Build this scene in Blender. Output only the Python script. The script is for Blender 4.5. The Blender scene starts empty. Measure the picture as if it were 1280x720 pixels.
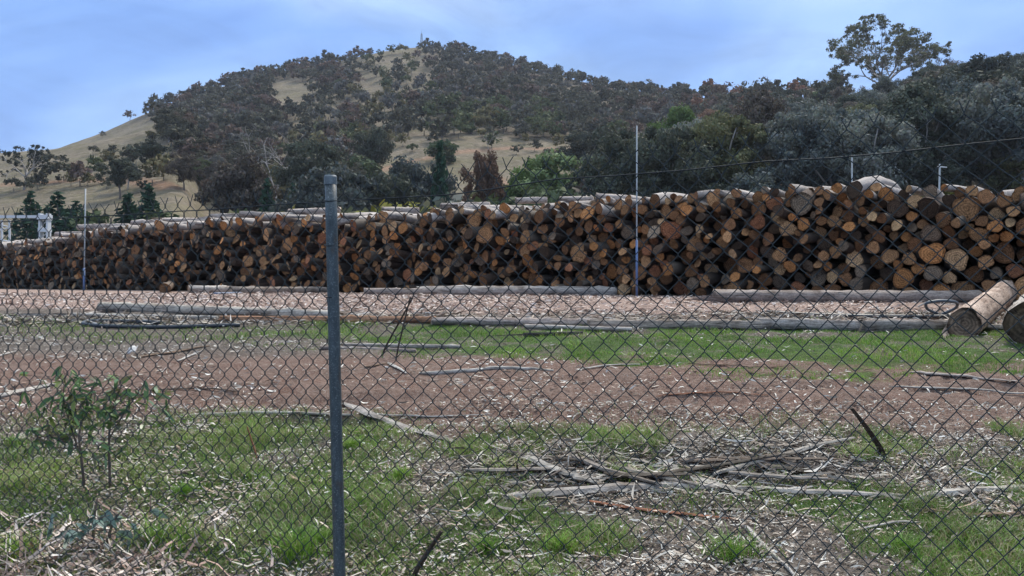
import bpy, math, random
import numpy as np
R = np.random.default_rng(7)
random.seed(7)
C = bpy.context.scene
COL = C.collection
PI = math.pi
F = 985.0           # focal length in photo pixels
HZ = 352.0          # photo row of the horizon
EYE = 1.7
YARD = -0.35        # yard level relative to the eye

# ------------------------------------------------------------------ noise
def _h(ix, iy, s):
    n = (ix * 374761393 + iy * 668265263 + s * 1442695041) & 0x7fffffff
    n = ((n ^ (n >> 13)) * 1274126177) & 0x7fffffff
    return ((n ^ (n >> 16)) & 0xffff) / 65535.0
def vn(x, y, s=0):
    x = np.asarray(x, float); y = np.asarray(y, float)
    ix = np.floor(x).astype(np.int64); iy = np.floor(y).astype(np.int64)
    fx = x - ix; fy = y - iy
    fx = fx * fx * (3 - 2 * fx); fy = fy * fy * (3 - 2 * fy)
    a = _h(ix, iy, s); b = _h(ix + 1, iy, s); c = _h(ix, iy + 1, s); d = _h(ix + 1, iy + 1, s)
    return (a * (1 - fx) + b * fx) * (1 - fy) + (c * (1 - fx) + d * fx) * fy
def fbm(x, y, s=0, o=4):
    t = 0; a = .5; n = 0
    for k in range(o):
        t = t + a * vn(x * 2 ** k, y * 2 ** k, s + k * 17); n += a; a *= .5
    return t / n
def sstep(a, b, x):
    t = np.clip((x - a) / (b - a), 0, 1)
    return t * t * (3 - 2 * t)

# ------------------------------------------------------------------ terrain
def tab(pts, v):
    p = np.array(pts, float)
    return np.interp(v, p[:, 0], p[:, 1])
RIDGE = [(-900, 190), (-300, 196), (-100, 190), (0, 190), (70, 185), (130, 164), (170, 146), (200, 134), (260, 112), (330, 92), (420, 76), (480, 63), (530, 57),
         (580, 66), (640, 80), (700, 95), (760, 108), (830, 117), (900, 122), (1000, 122), (1100, 116), (1200, 112), (1280, 103), (1400, 103), (1600, 120), (2200, 150)]
RDIST = [(-900, 380), (0, 420), (300, 480), (530, 520), (700, 490), (850, 430), (1000, 330), (1100, 270), (1280, 240), (1600, 230), (2200, 230)]
RFOOT = [(-900, 80), (0, 90), (500, 90), (700, 80), (850, 60), (1000, 48), (1280, 44), (2200, 44)]
SPUR = [(-900, 215), (-300, 206), (0, 196), (70, 185), (110, 178), (150, 171), (190, 161), (215, 155), (232, 163), (250, 200), (275, 270), (300, 345), (340, 360)]
def smin(a, b, k):
    h = np.clip(.5 + .5 * (b - a) / k, 0, 1)
    return b * (1 - h) + a * h - k * h * (1 - h)
def terrain(x, y, fine=True):
    x = np.asarray(x, float); y = np.asarray(y, float)
    slope = -1.45 + .0963 * (y - 2.66)
    z = smin(slope, np.full_like(slope, YARD), .25)
    z = np.maximum(z, -2.6)
    d = np.maximum(y, 5.0)
    px = 640 + F * np.clip(x / d, -1.6, 1.6)
    d0 = tab(RFOOT, px); dr = tab(RDIST, px); er = (HZ - tab(RIDGE, px)) / F
    t = (d - d0) / (dr - d0)
    up = np.clip(t, 0, 1) ** 1.22 * er * dr
    up = np.where(t > 1, er * dr - (d - dr) * .35, up)
    es = (HZ - tab(SPUR, px)) / F * 240
    ts = (d - 80) / 160
    sp = np.where(ts <= 1, np.clip(ts, 0, 1) ** 1.1 * es, es - (d - 240) * .25)
    hill = np.maximum(up, np.maximum(sp, 0))
    rough = (fbm(x / 60, y / 60, 5) - .5) * 7 * np.clip((d - 110) / 120, 0, 1) * np.clip((1 - t) * 6, 0, 1)
    z = z + np.maximum(hill + rough * np.clip(hill / 8, 0, 1), -30)
    if fine:
        near = np.clip((26 - y) / 8, 0, 1)
        z = z + near * ((fbm(x * 1.1, y * 1.6, 3) - .5) * .09 + (fbm(x * 4, y * 5, 9, 3) - .5) * .045)
        ruts = np.exp(-((y - 7.0 - .05 * x) / 1.1) ** 2) * ((vn(x * .7, y * 6, 21) - .5) * .13 + (fbm(x * 5, y * 7, 22, 3) - .5) * .10)
        z = z + ruts * near
        z = z + .05 * np.exp(-((y - 12.2 + .08 * x) / .5) ** 2)
    return EYE + z
def T(x, y):
    return float(terrain(np.array([x]), np.array([y]))[0])
def hit(px, py, dmin=2.5, dmax=600):
    d = np.geomspace(dmin, dmax, 1600)
    x = (px - 640) / F * d
    rz = EYE + (HZ - py) / F * d
    tz = terrain(x, d)
    k = np.argmax(rz <= tz)
    if rz[k] > tz[k]: k = len(d) - 1
    return np.array([x[k], d[k], tz[k]])
def pix(p):
    return 640 + F * p[0] / p[1], HZ - F * (p[2] - EYE) / p[1]

# ------------------------------------------------------------------ mesh building
class MB:
    def __init__(s): s.v = []; s.f = []; s.c = []; s.m = []; s.n = 0
    def add(s, v, faces, col=None, mi=0):
        v = np.asarray(v, float).reshape(-1, 3)
        s.v.append(v)
        col = np.ones((len(v), 3)) if col is None else np.broadcast_to(np.asarray(col, float), (len(v), 3))
        s.c.append(col)
        for f in (faces if isinstance(faces, list) else [faces]):
            f = np.asarray(f, int)
            s.f.append(f + s.n); s.m.append(np.full(len(f), mi))
        s.n += len(v)
    def mesh(s, name, mats, smooth=False):
        me = bpy.data.meshes.new(name)
        v = np.concatenate(s.v); me.vertices.add(len(v)); me.vertices.foreach_set('co', v.ravel())
        tot = np.concatenate([np.full(len(f), f.shape[1]) for f in s.f])
        lv = np.concatenate([f.ravel() for f in s.f])
        me.loops.add(len(lv)); me.loops.foreach_set('vertex_index', lv)
        me.polygons.add(len(tot)); st = np.concatenate([[0], np.cumsum(tot)[:-1]])
        me.polygons.foreach_set('loop_start', st)
        me.polygons.foreach_set('material_index', np.concatenate(s.m))
        me.polygons.foreach_set('use_smooth', np.full(len(tot), smooth))
        c = np.concatenate(s.c); a = me.attributes.new('col', 'FLOAT_COLOR', 'POINT')
        a.data.foreach_set('color', np.column_stack([c, np.ones(len(c))]).ravel())
        for m in (mats if isinstance(mats, (list, tuple)) else [mats]): me.materials.append(m)
        me.update(calc_edges=True); me.validate()
        return me
def link(name, me, parent=None, loc=None, rot=None, scale=None, color=None):
    o = bpy.data.objects.new(name, me); COL.objects.link(o)
    if parent is not None: o.parent = parent
    if loc is not None: o.location = loc
    if rot is not None: o.rotation_euler = rot
    if scale is not None: o.scale = scale
    if color is not None: o.color = (*color, 1)
    return o
def tag(o, label, cat, group=None, kind=None):
    if label: o['label'] = label
    if cat: o['category'] = cat
    if group: o['group'] = group
    if kind: o['kind'] = kind
    return o

def tube(pts, rad, sides=6, flat=1.0, caps=True, up=(0, 0, 1), wob=0, twist=0):
    """tube along pts; flat = height/width of the section"""
    p = np.asarray(pts, float); n = len(p)
    rad = np.broadcast_to(np.asarray(rad, float), (n,))
    t = np.gradient(p, axis=0); t /= np.linalg.norm(t, axis=1, keepdims=True) + 1e-9
    upv = np.tile(np.asarray(up, float), (n, 1))
    bad = np.abs((t * upv).sum(1)) > .95
    upv[bad] = (1, 0.1, 0)
    if bad.all(): pass
    elif bad.any(): upv[:] = (.3, .9, .2)
    a = np.cross(t, upv); a /= np.linalg.norm(a, axis=1, keepdims=True) + 1e-9
    b = np.cross(a, t)
    ang = np.arange(sides) / sides * 2 * PI + twist
    rr = rad[:, None] * (1 + wob * (R.random((1, sides)) - .5) * 1.3 + wob * .5 * (R.random((n, sides)) - .5))
    v = p[:, None] + a[:, None] * (np.cos(ang) * rr)[..., None] + b[:, None] * (np.sin(ang) * rr * flat)[..., None]
    i = np.arange(n - 1)[:, None] * sides; j = np.arange(sides)[None]; k = (j + 1) % sides
    q = np.stack([i + j, i + k, i + sides + k, i + sides + j], -1).reshape(-1, 4)
    faces = [q]
    if caps:
        faces += [np.arange(sides)[::-1][None], (np.arange(sides) + (n - 1) * sides)[None]]
    return v.reshape(-1, 3), faces
def box(c, s):
    c = np.array(c); s = np.array(s) / 2
    v = np.array([(x, y, z) for x in (-1, 1) for y in (-1, 1) for z in (-1, 1)]) * s + c
    f = np.array([(0, 1, 3, 2), (4, 6, 7, 5), (0, 4, 5, 1), (2, 3, 7, 6), (0, 2, 6, 4), (1, 5, 7, 3)])
    return v, f

# ------------------------------------------------------------------ materials
def newmat(name):
    m = bpy.data.materials.new(name); m.use_nodes = True
    nt = m.node_tree; nt.nodes.clear()
    out = nt.nodes.new('ShaderNodeOutputMaterial')
    return m, nt, out
class G:
    def __init__(s, nt): s.nt = nt
    def n(s, t, **k):
        nd = s.nt.nodes.new(t)
        for a, v in k.items():
            if a.startswith('i_'):
                key = a[2:]; nd.inputs[int(key) if key.isdigit() else key.replace('_', ' ')].default_value = v
            else: setattr(nd, a, v)
        return nd
    def l(s, a, b): s.nt.links.new(a, b)
    def noise(s, vec, scale, detail=4, rough=.55, dist=0):
        nd = s.n('ShaderNodeTexNoise'); nd.inputs['Scale'].default_value = scale
        nd.inputs['Detail'].default_value = detail; nd.inputs['Roughness'].default_value = rough; nd.inputs['Distortion'].default_value = dist
        if vec is not None: s.l(vec, nd.inputs['Vector'])
        return nd.outputs['Fac']
    def ramp(s, fac, stops):
        nd = s.n('ShaderNodeValToRGB'); e = nd.color_ramp.elements
        while len(e) < len(stops): e.new(.5)
        for k, (p, c) in enumerate(stops):
            e[k].position = p; e[k].color = (*c, 1) if not isinstance(c, (int, float)) else (c, c, c, 1)
        s.l(fac, nd.inputs['Fac']); return nd.outputs['Color']
    def mix(s, fac, a, b, mode='MIX'):
        nd = s.n('ShaderNodeMix', data_type='RGBA', blend_type=mode)
        for sock, v in ((nd.inputs[0], fac), (nd.inputs[6], a), (nd.inputs[7], b)):
            if isinstance(v, (int, float)): sock.default_value = v
            elif isinstance(v, tuple): sock.default_value = (*v, 1)
            else: s.l(v, sock)
        return nd.outputs[2]
    def math(s, op, a, b=0.0):
        nd = s.n('ShaderNodeMath', operation=op)
        for k, v in enumerate((a, b)):
            if isinstance(v, (int, float)): nd.inputs[k].default_value = v
            else: s.l(v, nd.inputs[k])
        return nd.outputs[0]
    def map(s, vec, scale=(1, 1, 1)):
        nd = s.n('ShaderNodeMapping'); nd.inputs['Scale'].default_value = scale; s.l(vec, nd.inputs['Vector']); return nd.outputs[0]
    def bsdf(s, out, col, rough=.8, bump=None, bstr=.4, bdist=.01, spec=.3, metal=0):
        b = s.n('ShaderNodeBsdfPrincipled'); b.inputs['Roughness'].default_value = rough
        b.inputs['Specular IOR Level'].default_value = spec; b.inputs['Metallic'].default_value = metal
        if isinstance(col, tuple): b.inputs['Base Color'].default_value = (*col, 1)
        else: s.l(col, b.inputs['Base Color'])
        if bump is not None:
            bm = s.n('ShaderNodeBump'); bm.inputs['Strength'].default_value = bstr; bm.inputs['Distance'].default_value = bdist
            s.l(bump, bm.inputs['Height']); s.l(bm.outputs[0], b.inputs['Normal'])
        s.l(b.outputs[0], out.inputs['Surface']); return b
    def attr(s, name='col'): return s.n('ShaderNodeAttribute', attribute_name=name).outputs['Color']
    def objcol(s): return s.n('ShaderNodeObjectInfo').outputs['Color']
    def objrand(s): return s.n('ShaderNodeObjectInfo').outputs['Random']
    def coord(s, k='Object'): return s.n('ShaderNodeTexCoord').outputs[k]

def m_tint(name, rough=.8, lo=.65, hi=1.3, nscale=8, bump=.4, bdist=.01, stretch=(1, 1, 1), spec=.25):
    """object colour x vertex colour x mottling"""
    m, nt, out = newmat(name); g = G(nt)
    v = g.map(g.coord(), stretch)
    a = g.mix(1.0, g.attr(), g.objcol(), 'MULTIPLY')
    n = g.noise(v, nscale, 6, .65)
    k = g.ramp(n, [(.25, lo), (.75, hi)])
    c = g.mix(1.0, a, k, 'MULTIPLY')
    g.bsdf(out, c, rough, n, bump, bdist, spec)
    return m
M = {}
M['bark'] = m_tint('log_bark', .9, .45, 1.5, 5, .8, .03, (3, .6, 3))
def m_strip():
    m, nt, out = newmat('weathered_wood'); g = G(nt); co = g.coord()
    base = g.mix(1.0, g.attr(), g.objcol(), 'MULTIPLY')
    st = g.noise(g.map(co, (1.2, 14, 14)), 6, 6, .7, .2); big = g.noise(co, 5, 5, .65)
    c = g.mix(1.0, base, g.ramp(st, [(.3, .25), (.45, .8), (.7, 1.3)]), 'MULTIPLY')
    c = g.mix(1.0, c, g.ramp(big, [(.3, (.5, .46, .42)), (.55, (1, 1, 1)), (.75, (1.2, 1.17, 1.12))]), 'MULTIPLY')
    g.bsdf(out, c, .9, st, .8, .01, .1); return m
M['strip'] = m_strip()
M['twig'] = m_tint('twig_bark', .85, .7, 1.3, 20, .3, .005)
M['trunk'] = m_tint('gum_trunk', .85, .6, 1.35, 2.5, .3, .03)
M['litter'] = m_tint('dry_litter', .75, .75, 1.2, 30, .0, .005)
M['rag'] = m_tint('white_rag', .8, .85, 1.05, 15, .3, .01)
def m_leaf(name, trans=.3, spec=.3, rough=.5):
    m, nt, out = newmat(name); g = G(nt)
    a = g.mix(1.0, g.attr(), g.objcol(), 'MULTIPLY')
    b = g.n('ShaderNodeBsdfPrincipled'); b.inputs['Roughness'].default_value = rough; b.inputs['Specular IOR Level'].default_value = spec
    g.l(a, b.inputs['Base Color'])
    t = g.n('ShaderNodeBsdfTranslucent'); g.l(a, t.inputs['Color'])
    mx = g.n('ShaderNodeMixShader'); mx.inputs[0].default_value = trans
    g.l(b.outputs[0], mx.inputs[1]); g.l(t.outputs[0], mx.inputs[2]); g.l(mx.outputs[0], out.inputs['Surface'])
    return m
M['leaf'] = m_leaf('gum_foliage', .2, .06, .7)
M['grass'] = m_leaf('grass_blade', .3, .25, .5)
M['sapling'] = m_leaf('sapling_leaf', .3, .4, .4)
def m_end():
    m, nt, out = newmat('sawn_log_end'); g = G(nt)
    co = g.coord()
    sep = g.n('ShaderNodeSeparateXYZ'); g.l(co, sep.inputs[0])
    x, z = sep.outputs[0], sep.outputs[2]
    at = g.attr('uvr')                      # r: radius fraction, g: angle fraction, b: per log random
    s2 = g.n('ShaderNodeSeparateColor'); g.l(at, s2.inputs[0])
    rad = s2.outputs[0]
    n1 = g.noise(co, 9, 4, .6)
    ring = g.math('SINE', g.math('ADD', g.math('MULTIPLY', rad, 30.0), g.math('MULTIPLY', n1, 9.0)))
    ringc = g.ramp(g.math('ADD', g.math('MULTIPLY', ring, .5), .5), [(0, .62), (1, 1.18)])
    base = g.mix(1.0, g.attr(), g.objcol(), 'MULTIPLY')
    c = g.mix(1.0, base, ringc, 'MULTIPLY')
    rnd = g.math('MULTIPLY', g.objrand(), 40.0)
    vv = g.n('ShaderNodeVectorMath', operation='ADD'); g.l(co, vv.inputs[0])
    cb = g.n('ShaderNodeCombineXYZ'); g.l(rnd, cb.inputs[0]); g.l(rnd, cb.inputs[1]); g.l(cb.outputs[0], vv.inputs[1])
    blot = g.ramp(g.noise(vv.outputs[0], 6, 5, .7, .6), [(.3, .38), (.5, .95), (.7, 1.5)])
    c = g.mix(1.0, c, blot, 'MULTIPLY')
    # heart darker patch and sapwood rim as the logs have
    rim = g.ramp(rad, [(.0, (.8, .72, .66)), (.35, (1, 1, 1)), (.84, (1.05, 1.0, .95)), (.93, (.5, .45, .42))])
    c = g.mix(.8, c, rim, 'MULTIPLY')
    # radial drying cracks
    ang = s2.outputs[1]
    cv = g.n('ShaderNodeCombineXYZ'); g.l(g.math('MULTIPLY', ang, 26.0), cv.inputs[0]); g.l(g.math('MULTIPLY', rad, 1.6), cv.inputs[1]); g.l(rnd, cv.inputs[2])
    cr = g.noise(cv.outputs[0], 1.0, 3, .7)
    crk = g.ramp(cr, [(.36, .12), (.43, 1.0)])
    c = g.mix(.9, c, crk, 'MULTIPLY')
    g.bsdf(out, c, .85, cr, .5, .01, .15)
    return m
M['end'] = m_end()

# ------------------------------------------------------------------ world, sun, camera
SUN_EL, SUN_AZ = math.radians(52), math.radians(25)     # azimuth from +Y (ahead) toward +X (right)
w = bpy.data.worlds.new('World'); C.world = w; w.use_nodes = True
nt = w.node_tree; nt.nodes.clear(); g = G(nt)
wo = g.n('ShaderNodeOutputWorld'); bg = g.n('ShaderNodeBackground'); bg.inputs['Strength'].default_value = .1
sky = g.n('ShaderNodeTexSky', sky_type='NISHITA'); sky.sun_disc = False
sky.sun_elevation = SUN_EL; sky.sun_rotation = SUN_AZ; sky.air_density = 1.4; sky.dust_density = .6; sky.ozone_density = 2.0
co = g.n('ShaderNodeTexCoord').outputs['Generated']
cm = g.map(co, (1.0, 1.0, 2.2))
n1 = g.noise(cm, 1.7, 6, .5, .6)
n2 = g.noise(g.map(co, (1, 1, 2.4)), 5.2, 6, .6, .8)
deck = g.mix(1.0, sky.outputs[0], (.66, .70, .82), 'MULTIPLY')
cloud = g.ramp(n1, [(.32, (.135, .225, .50)), (.45, (.17, .30, .69)), (.55, (.24, .40, .82)), (.68, (.40, .56, .90))])
sz = g.n('ShaderNodeSeparateXYZ'); g.l(co, sz.inputs[0])
hi = g.ramp(sz.outputs[2], [(.30, (.33, .33, .33)), (.62, (1.8, 1.2, .66)), (1.0, (2.05, 1.3, .7))])   # the cloud deck is brightest overhead
cloud = g.mix(1.0, cloud, hi, 'MULTIPLY')
cloud = g.mix(1.0, cloud, (8.6, 9.6, 10.0), 'MULTIPLY')
wisp = g.ramp(n2, [(.44, 1.05), (.55, .94), (.68, .80)])
cloud = g.mix(1.0, cloud, wisp, 'MULTIPLY')
c = g.mix(.9, deck, cloud)
g.l(c, bg.inputs['Color']); g.l(bg.outputs[0], wo.inputs['Surface'])
sl = bpy.data.lights.new('sun', 'SUN'); sl.energy = 1.5; sl.angle = math.radians(12); sl.color = (1, .92, .80)
so = bpy.data.objects.new('sun', sl); COL.objects.link(so)
so.rotation_euler = (PI / 2 - SUN_EL, 0, PI - SUN_AZ)
so.location = (20, 60, 90)
cam = bpy.data.cameras.new('camera'); co_ = bpy.data.objects.new('camera', cam); COL.objects.link(co_)
co_.location = (0, 0, EYE); co_.rotation_euler = (PI / 2, 0, 0)
cam.sensor_width = 36; cam.lens = 36 * F / 1280; cam.shift_y = -(360 - HZ) / 1280; cam.clip_start = .05; cam.clip_end = 6000
C.camera = co_
C.view_settings.view_transform = 'Standard'; C.view_settings.look = 'None'; C.view_settings.exposure = 1.7; C.view_settings.gamma = 1
C.view_settings.use_curve_mapping = False
C.cycles.max_bounces = 5; C.cycles.diffuse_bounces = 3; C.cycles.glossy_bounces = 2; C.cycles.transmission_bounces = 3
C.cycles.use_denoising = True
C.render.film_transparent = False

# ------------------------------------------------------------------ ground sheet
def grid_mesh(name, X, Y, zoff, colf, mat, smooth=True):
    ny, nx = X.shape
    Z = terrain(X, Y) + zoff
    v = np.stack([X, Y, Z], -1).reshape(-1, 3)
    i = np.arange(ny - 1)[:, None] * nx; j = np.arange(nx - 1)[None]
    q = np.stack([i + j, i + j + 1, i + nx + j + 1, i + nx + j], -1).reshape(-1, 4)
    b = MB(); b.add(v, q, colf(X, Y).reshape(-1, 3))
    return b.mesh(name, mat, smooth)
def strip_grass(x, y):       # green belt beyond the dirt, nearer on the right
    c = 10.05 - .13 * np.clip(x, -8, 4) + (fbm(x * .35, y * 0 + 3, 31) - .5) * .9
    hw = 1.25 + .2 * np.clip(x, -4, 3) * .5
    e = 1 - sstep(.6, 1.15, np.abs(y - c) / np.maximum(hw, .7) + (fbm(x * 1.2, y * 2.2, 33) - .5) * 1.5)
    e = e * (.5 + .5 * sstep(.36, .52, fbm(x * 2.1, y * 4.2, 35)))
    return e * np.clip(.45 + .16 * (x + 4), .4, 1)
def near_grass(x, y):        # broken green in front of the dirt
    n = fbm(x * .95, y * .95, 41)
    band = 1 - .8 * sstep(4.7, 6.0, y - .14 * np.clip(-x, -1, 4))
    patch = sstep(.40, .60, n) * band * (1 - sstep(6.0, 6.8, y))
    left = sstep(.30, .55, n) * sstep(-.3, -1.2, x) * (1 - sstep(6.0, 6.6, y))
    line = sstep(.45, .6, fbm(x * 1.5, y * 1.5, 43)) * np.exp(-((y - 5.65 - .05 * np.sin(x * 2)) / .38) ** 2)
    return np.clip(np.maximum(np.maximum(patch, left), line * 1.1), 0, 1) * (1 - .85 * np.exp(-((y - 4.75 - .05 * x) / .5) ** 2) * sstep(-.4, .2, x) * sstep(.35, .5, fbm(x * 2, y * 2, 45)))
def zones(x, y):
    gr = np.maximum(strip_grass(x, y), near_grass(x, y) * .9)
    dirt = sstep(5.6, 6.3, y + (fbm(x * .6, y * .6, 51) - .5) * 1.2) * (1 - sstep(8.6, 9.4, y))
    track = sstep(11.6, 12.4, y + .1 * x) * (1 - sstep(19, 22, y + .7 * x))
    return np.stack([np.clip(gr, 0, 1), np.clip(dirt, 0, 1), np.clip(track, 0, 1)], -1)
def m_ground():
    m, nt, out = newmat('yard_soil'); g = G(nt)
    co = g.coord()
    z = g.n('ShaderNodeSeparateColor'); g.l(g.attr(), z.inputs[0])
    n1 = g.noise(co, 3, 8, .7); n2 = g.noise(co, 22, 6, .7); n3 = g.noise(g.map(co, (1, 2.2, 1)), 90, 3, .6)
    soil = g.ramp(n2, [(.28, (.045, .036, .03)), (.5, (.12, .098, .082)), (.72, (.26, .225, .19))])
    red = g.mix(g.ramp(n1, [(.42, 0.0), (.6, 1.0)]), g.ramp(n2, [(.25, (.09, .053, .04)), (.5, (.205, .135, .106)), (.75, (.34, .245, .2))]), g.ramp(n2, [(.25, (.058, .031, .022)), (.5, (.14, .08, .06)), (.75, (.25, .165, .13))]))
    trk = g.ramp(n2, [(.25, (.18, .115, .09)), (.5, (.32, .225, .185)), (.75, (.45, .34, .29))])
    grn = g.ramp(n2, [(.3, (.022, .045, .01)), (.55, (.055, .11, .02)), (.8, (.11, .16, .05))])
    c = g.mix(z.outputs[1], soil, red)
    c = g.mix(z.outputs[2], c, trk)
    gf = g.ramp(g.math('ADD', z.outputs[0], g.math('MULTIPLY', g.math('SUBTRACT', n2, .5), .9)), [(.4, 0.0), (.75, .85)])
    c = g.mix(gf, c, grn)
    spk = g.ramp(n3, [(.56, 0.0), (.66, .75)])
    c = g.mix(g.math('MULTIPLY', spk, g.math('SUBTRACT', 1.0, g.math('MULTIPLY', z.outputs[0], .8))), c, (.42, .37, .33))
    k = g.ramp(n1, [(.3, .7), (.7, 1.2)])
    c = g.mix(1.0, c, k, 'MULTIPLY')
    bm = g.math('ADD', n2, g.math('MULTIPLY', n3, .6))
    g.bsdf(out, c, .95, bm, .9, .03, .1)
    return m
M['ground'] = m_ground()
def axis(parts):
    out = [np.arange(a, b, s) for a, b, s in parts]; out.append([parts[-1][1]]); return np.concatenate(out)
xs = axis([(-70, -30, 2.5), (-30, -12, .8), (-12, -6, .2), (-6, 6, .06), (6, 12, .2), (12, 30, .8), (30, 70, 2.5)])
ys = axis([(-14, 2, .6), (2, 8, .06), (8, 14, .08), (14, 26, .3), (26, 46, 1.2)])
X, Y = np.meshgrid(xs, ys)
gr = link('ground', grid_mesh('ground', X, Y, 0, zones, M['ground'])); tag(gr, 'bare log yard ground of litter, red dirt and grass', None, kind='structure')

# hillside -----------------------------------------------------------
TRACKS = [([(-40, 232), (40, 229), (110, 224), (165, 225), (215, 233)], 3.0), ([(440, 226), (500, 204), (560, 192), (640, 184), (720, 190)], 2.2),
          ([(600, 215), (650, 236), (720, 230)], 3.5), ([(560, 188), (640, 186), (760, 182)], 1.6)]
def seg_dist(x, y, pts):
    best = np.full(x.shape, 1e9)
    for a, b in zip(pts[:-1], pts[1:]):
        a = np.array(a[:2]); b = np.array(b[:2]); ab = b - a; L = (ab ** 2).sum() + 1e-9
        t = np.clip(((x - a[0]) * ab[0] + (y - a[1]) * ab[1]) / L, 0, 1)
        best = np.minimum(best, np.hypot(x - a[0] - t * ab[0], y - a[1] - t * ab[1]))
    return best
TR = []
for pts, wd in TRACKS:
    p = np.array(pts, float); t = np.linspace(0, 1, 24); k = np.linspace(0, 1, len(p))
    TR.append(([hit(np.interp(q, k, p[:, 0]), np.interp(q, k, p[:, 1]), 70) for q in t], wd))
ZONES = [  # woods on the hill, outlines in the photograph (projected on to the slope), density, tree size in m
    ([(148, 152), (190, 130), (260, 108), (330, 88), (400, 78), (440, 80), (450, 102), (400, 110), (345, 100), (338, 125), (345, 150), (340, 190), (330, 225), (290, 235), (262, 240), (240, 215), (212, 190), (208, 165), (200, 152)], .62, (5.5, 9.5), 'A'),
    ([(345, 130), (420, 110), (470, 92), (540, 110), (560, 140), (640, 160), (560, 178), (470, 180), (430, 205), (350, 195)], .3, (5.5, 8.5), 'B'),
    ([(440, 78), (520, 62), (545, 75), (530, 110), (470, 110), (400, 115)], .2, (5, 7), 'C'),
    ([(530, 62), (580, 68), (640, 82), (700, 97), (760, 110), (860, 119), (870, 150), (800, 165), (740, 182), (640, 172), (560, 145), (535, 100)], .8, (5, 8.5), 'D'),
    ([(470, 172), (700, 167), (745, 182), (750, 202), (600, 190), (500, 200)], .16, (3, 5.5), 'E'),
    ([(350, 195), (430, 200), (470, 230), (450, 262), (280, 262), (240, 240), (300, 232)], .34, (5, 8.5), 'F'),
    ([(700, 192), (800, 165), (870, 150), (870, 230), (780, 235), (740, 210)], .36, (6, 9), 'G'),
]
def inside(px, py, poly):
    px = np.asarray(px, float); py = np.asarray(py, float); r = np.zeros(px.shape, bool); n = len(poly); j = n - 1
    for i in range(n):
        xi, yi = poly[i]; xj, yj = poly[j]
        c = ((yi > py) != (yj > py)) & (px < (xj - xi) * (py - yi) / ((yj - yi) + 1e-9) + xi)
        r ^= c; j = i
    return r
def hill_col(X, Y):
    d = np.maximum(Y, 5); px = 640 + F * X / d; py = HZ - F * (terrain(X, Y) - EYE) / d
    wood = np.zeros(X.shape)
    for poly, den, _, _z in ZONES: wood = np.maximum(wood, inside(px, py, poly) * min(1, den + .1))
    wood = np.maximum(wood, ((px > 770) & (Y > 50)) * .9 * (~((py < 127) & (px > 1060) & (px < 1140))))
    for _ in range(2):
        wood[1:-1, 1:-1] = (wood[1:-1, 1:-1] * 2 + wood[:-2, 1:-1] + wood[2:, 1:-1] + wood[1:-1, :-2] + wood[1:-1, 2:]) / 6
    tr = np.zeros(X.shape)
    for pts, wd in TR: tr = np.maximum(tr, 1 - sstep(wd * .4, wd, seg_dist(X, Y, pts)))
    return np.stack([wood, tr, fbm(X / 25, Y / 25, 77)], -1)
def m_hill():
    m, nt, out = newmat('hill_pasture'); g = G(nt)
    co = g.coord(); z = g.n('ShaderNodeSeparateColor'); g.l(g.attr(), z.inputs[0])
    n1 = g.noise(co, .035, 8, .65); n2 = g.noise(co, .6, 6, .7); n3 = g.noise(g.map(co, (1, 1, 4)), .12, 4, .6)
    gr = g.ramp(n1, [(.3, (.115, .10, .07)), (.5, (.17, .142, .105)), (.68, (.225, .185, .14))])
    gr = g.mix(g.ramp(n3, [(.45, 0.0), (.7, .6)]), gr, (.15, .135, .07))
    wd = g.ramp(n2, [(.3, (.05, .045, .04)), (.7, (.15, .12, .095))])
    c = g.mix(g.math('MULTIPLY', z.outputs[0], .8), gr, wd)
    c = g.mix(g.math('MULTIPLY', z.outputs[1], .75), c, (.26, .16, .11))
    k = g.ramp(n2, [(.25, .5), (.75, 1.3)])
    c = g.mix(1.0, c, k, 'MULTIPLY')
    tus = g.noise(co, .22, 5, .75)
    c = g.mix(g.ramp(tus, [(.56, 0.0), (.66, .65)]), c, (.10, .095, .05))
    c = g.mix(g.ramp(g.noise(g.map(co, (1, 1, 6)), .35, 4, .7), [(.6, 0.0), (.7, .6)]), c, (.36, .30, .23))
    g.bsdf(out, c, .95, n2, .8, .8, .05)
    return m
M['hill'] = m_hill()
us = np.linspace(-1.55, 1.55, 420); ds = np.concatenate([np.geomspace(42, 320, 190), np.linspace(323, 560, 100), np.geomspace(575, 1100, 18)])
U, D = np.meshgrid(us, ds)
hl = link('hillside', grid_mesh('hillside', U * D, D, -.12, hill_col, M['hill'])); tag(hl, 'dry grass hillside rising behind the log yard', None, kind='structure')

hb = MB(); v, f = box((0, 540, 93), (3600, 1240, 194)); hb.add(v, f)
hm, nt, out = newmat('valley_haze'); g = G(nt)
pv = g.n('ShaderNodeVolumePrincipled'); pv.inputs['Color'].default_value = (.80, .87, 1, 1); pv.inputs['Density'].default_value = .00013; pv.inputs['Anisotropy'].default_value = .2
g.l(pv.outputs[0], out.inputs['Volume'])
hz = link('haze', hb.mesh('haze', hm)); tag(hz, 'thin blue haze over the valley', None, kind='stuff')
C.cycles.volume_bounces = 0
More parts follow.
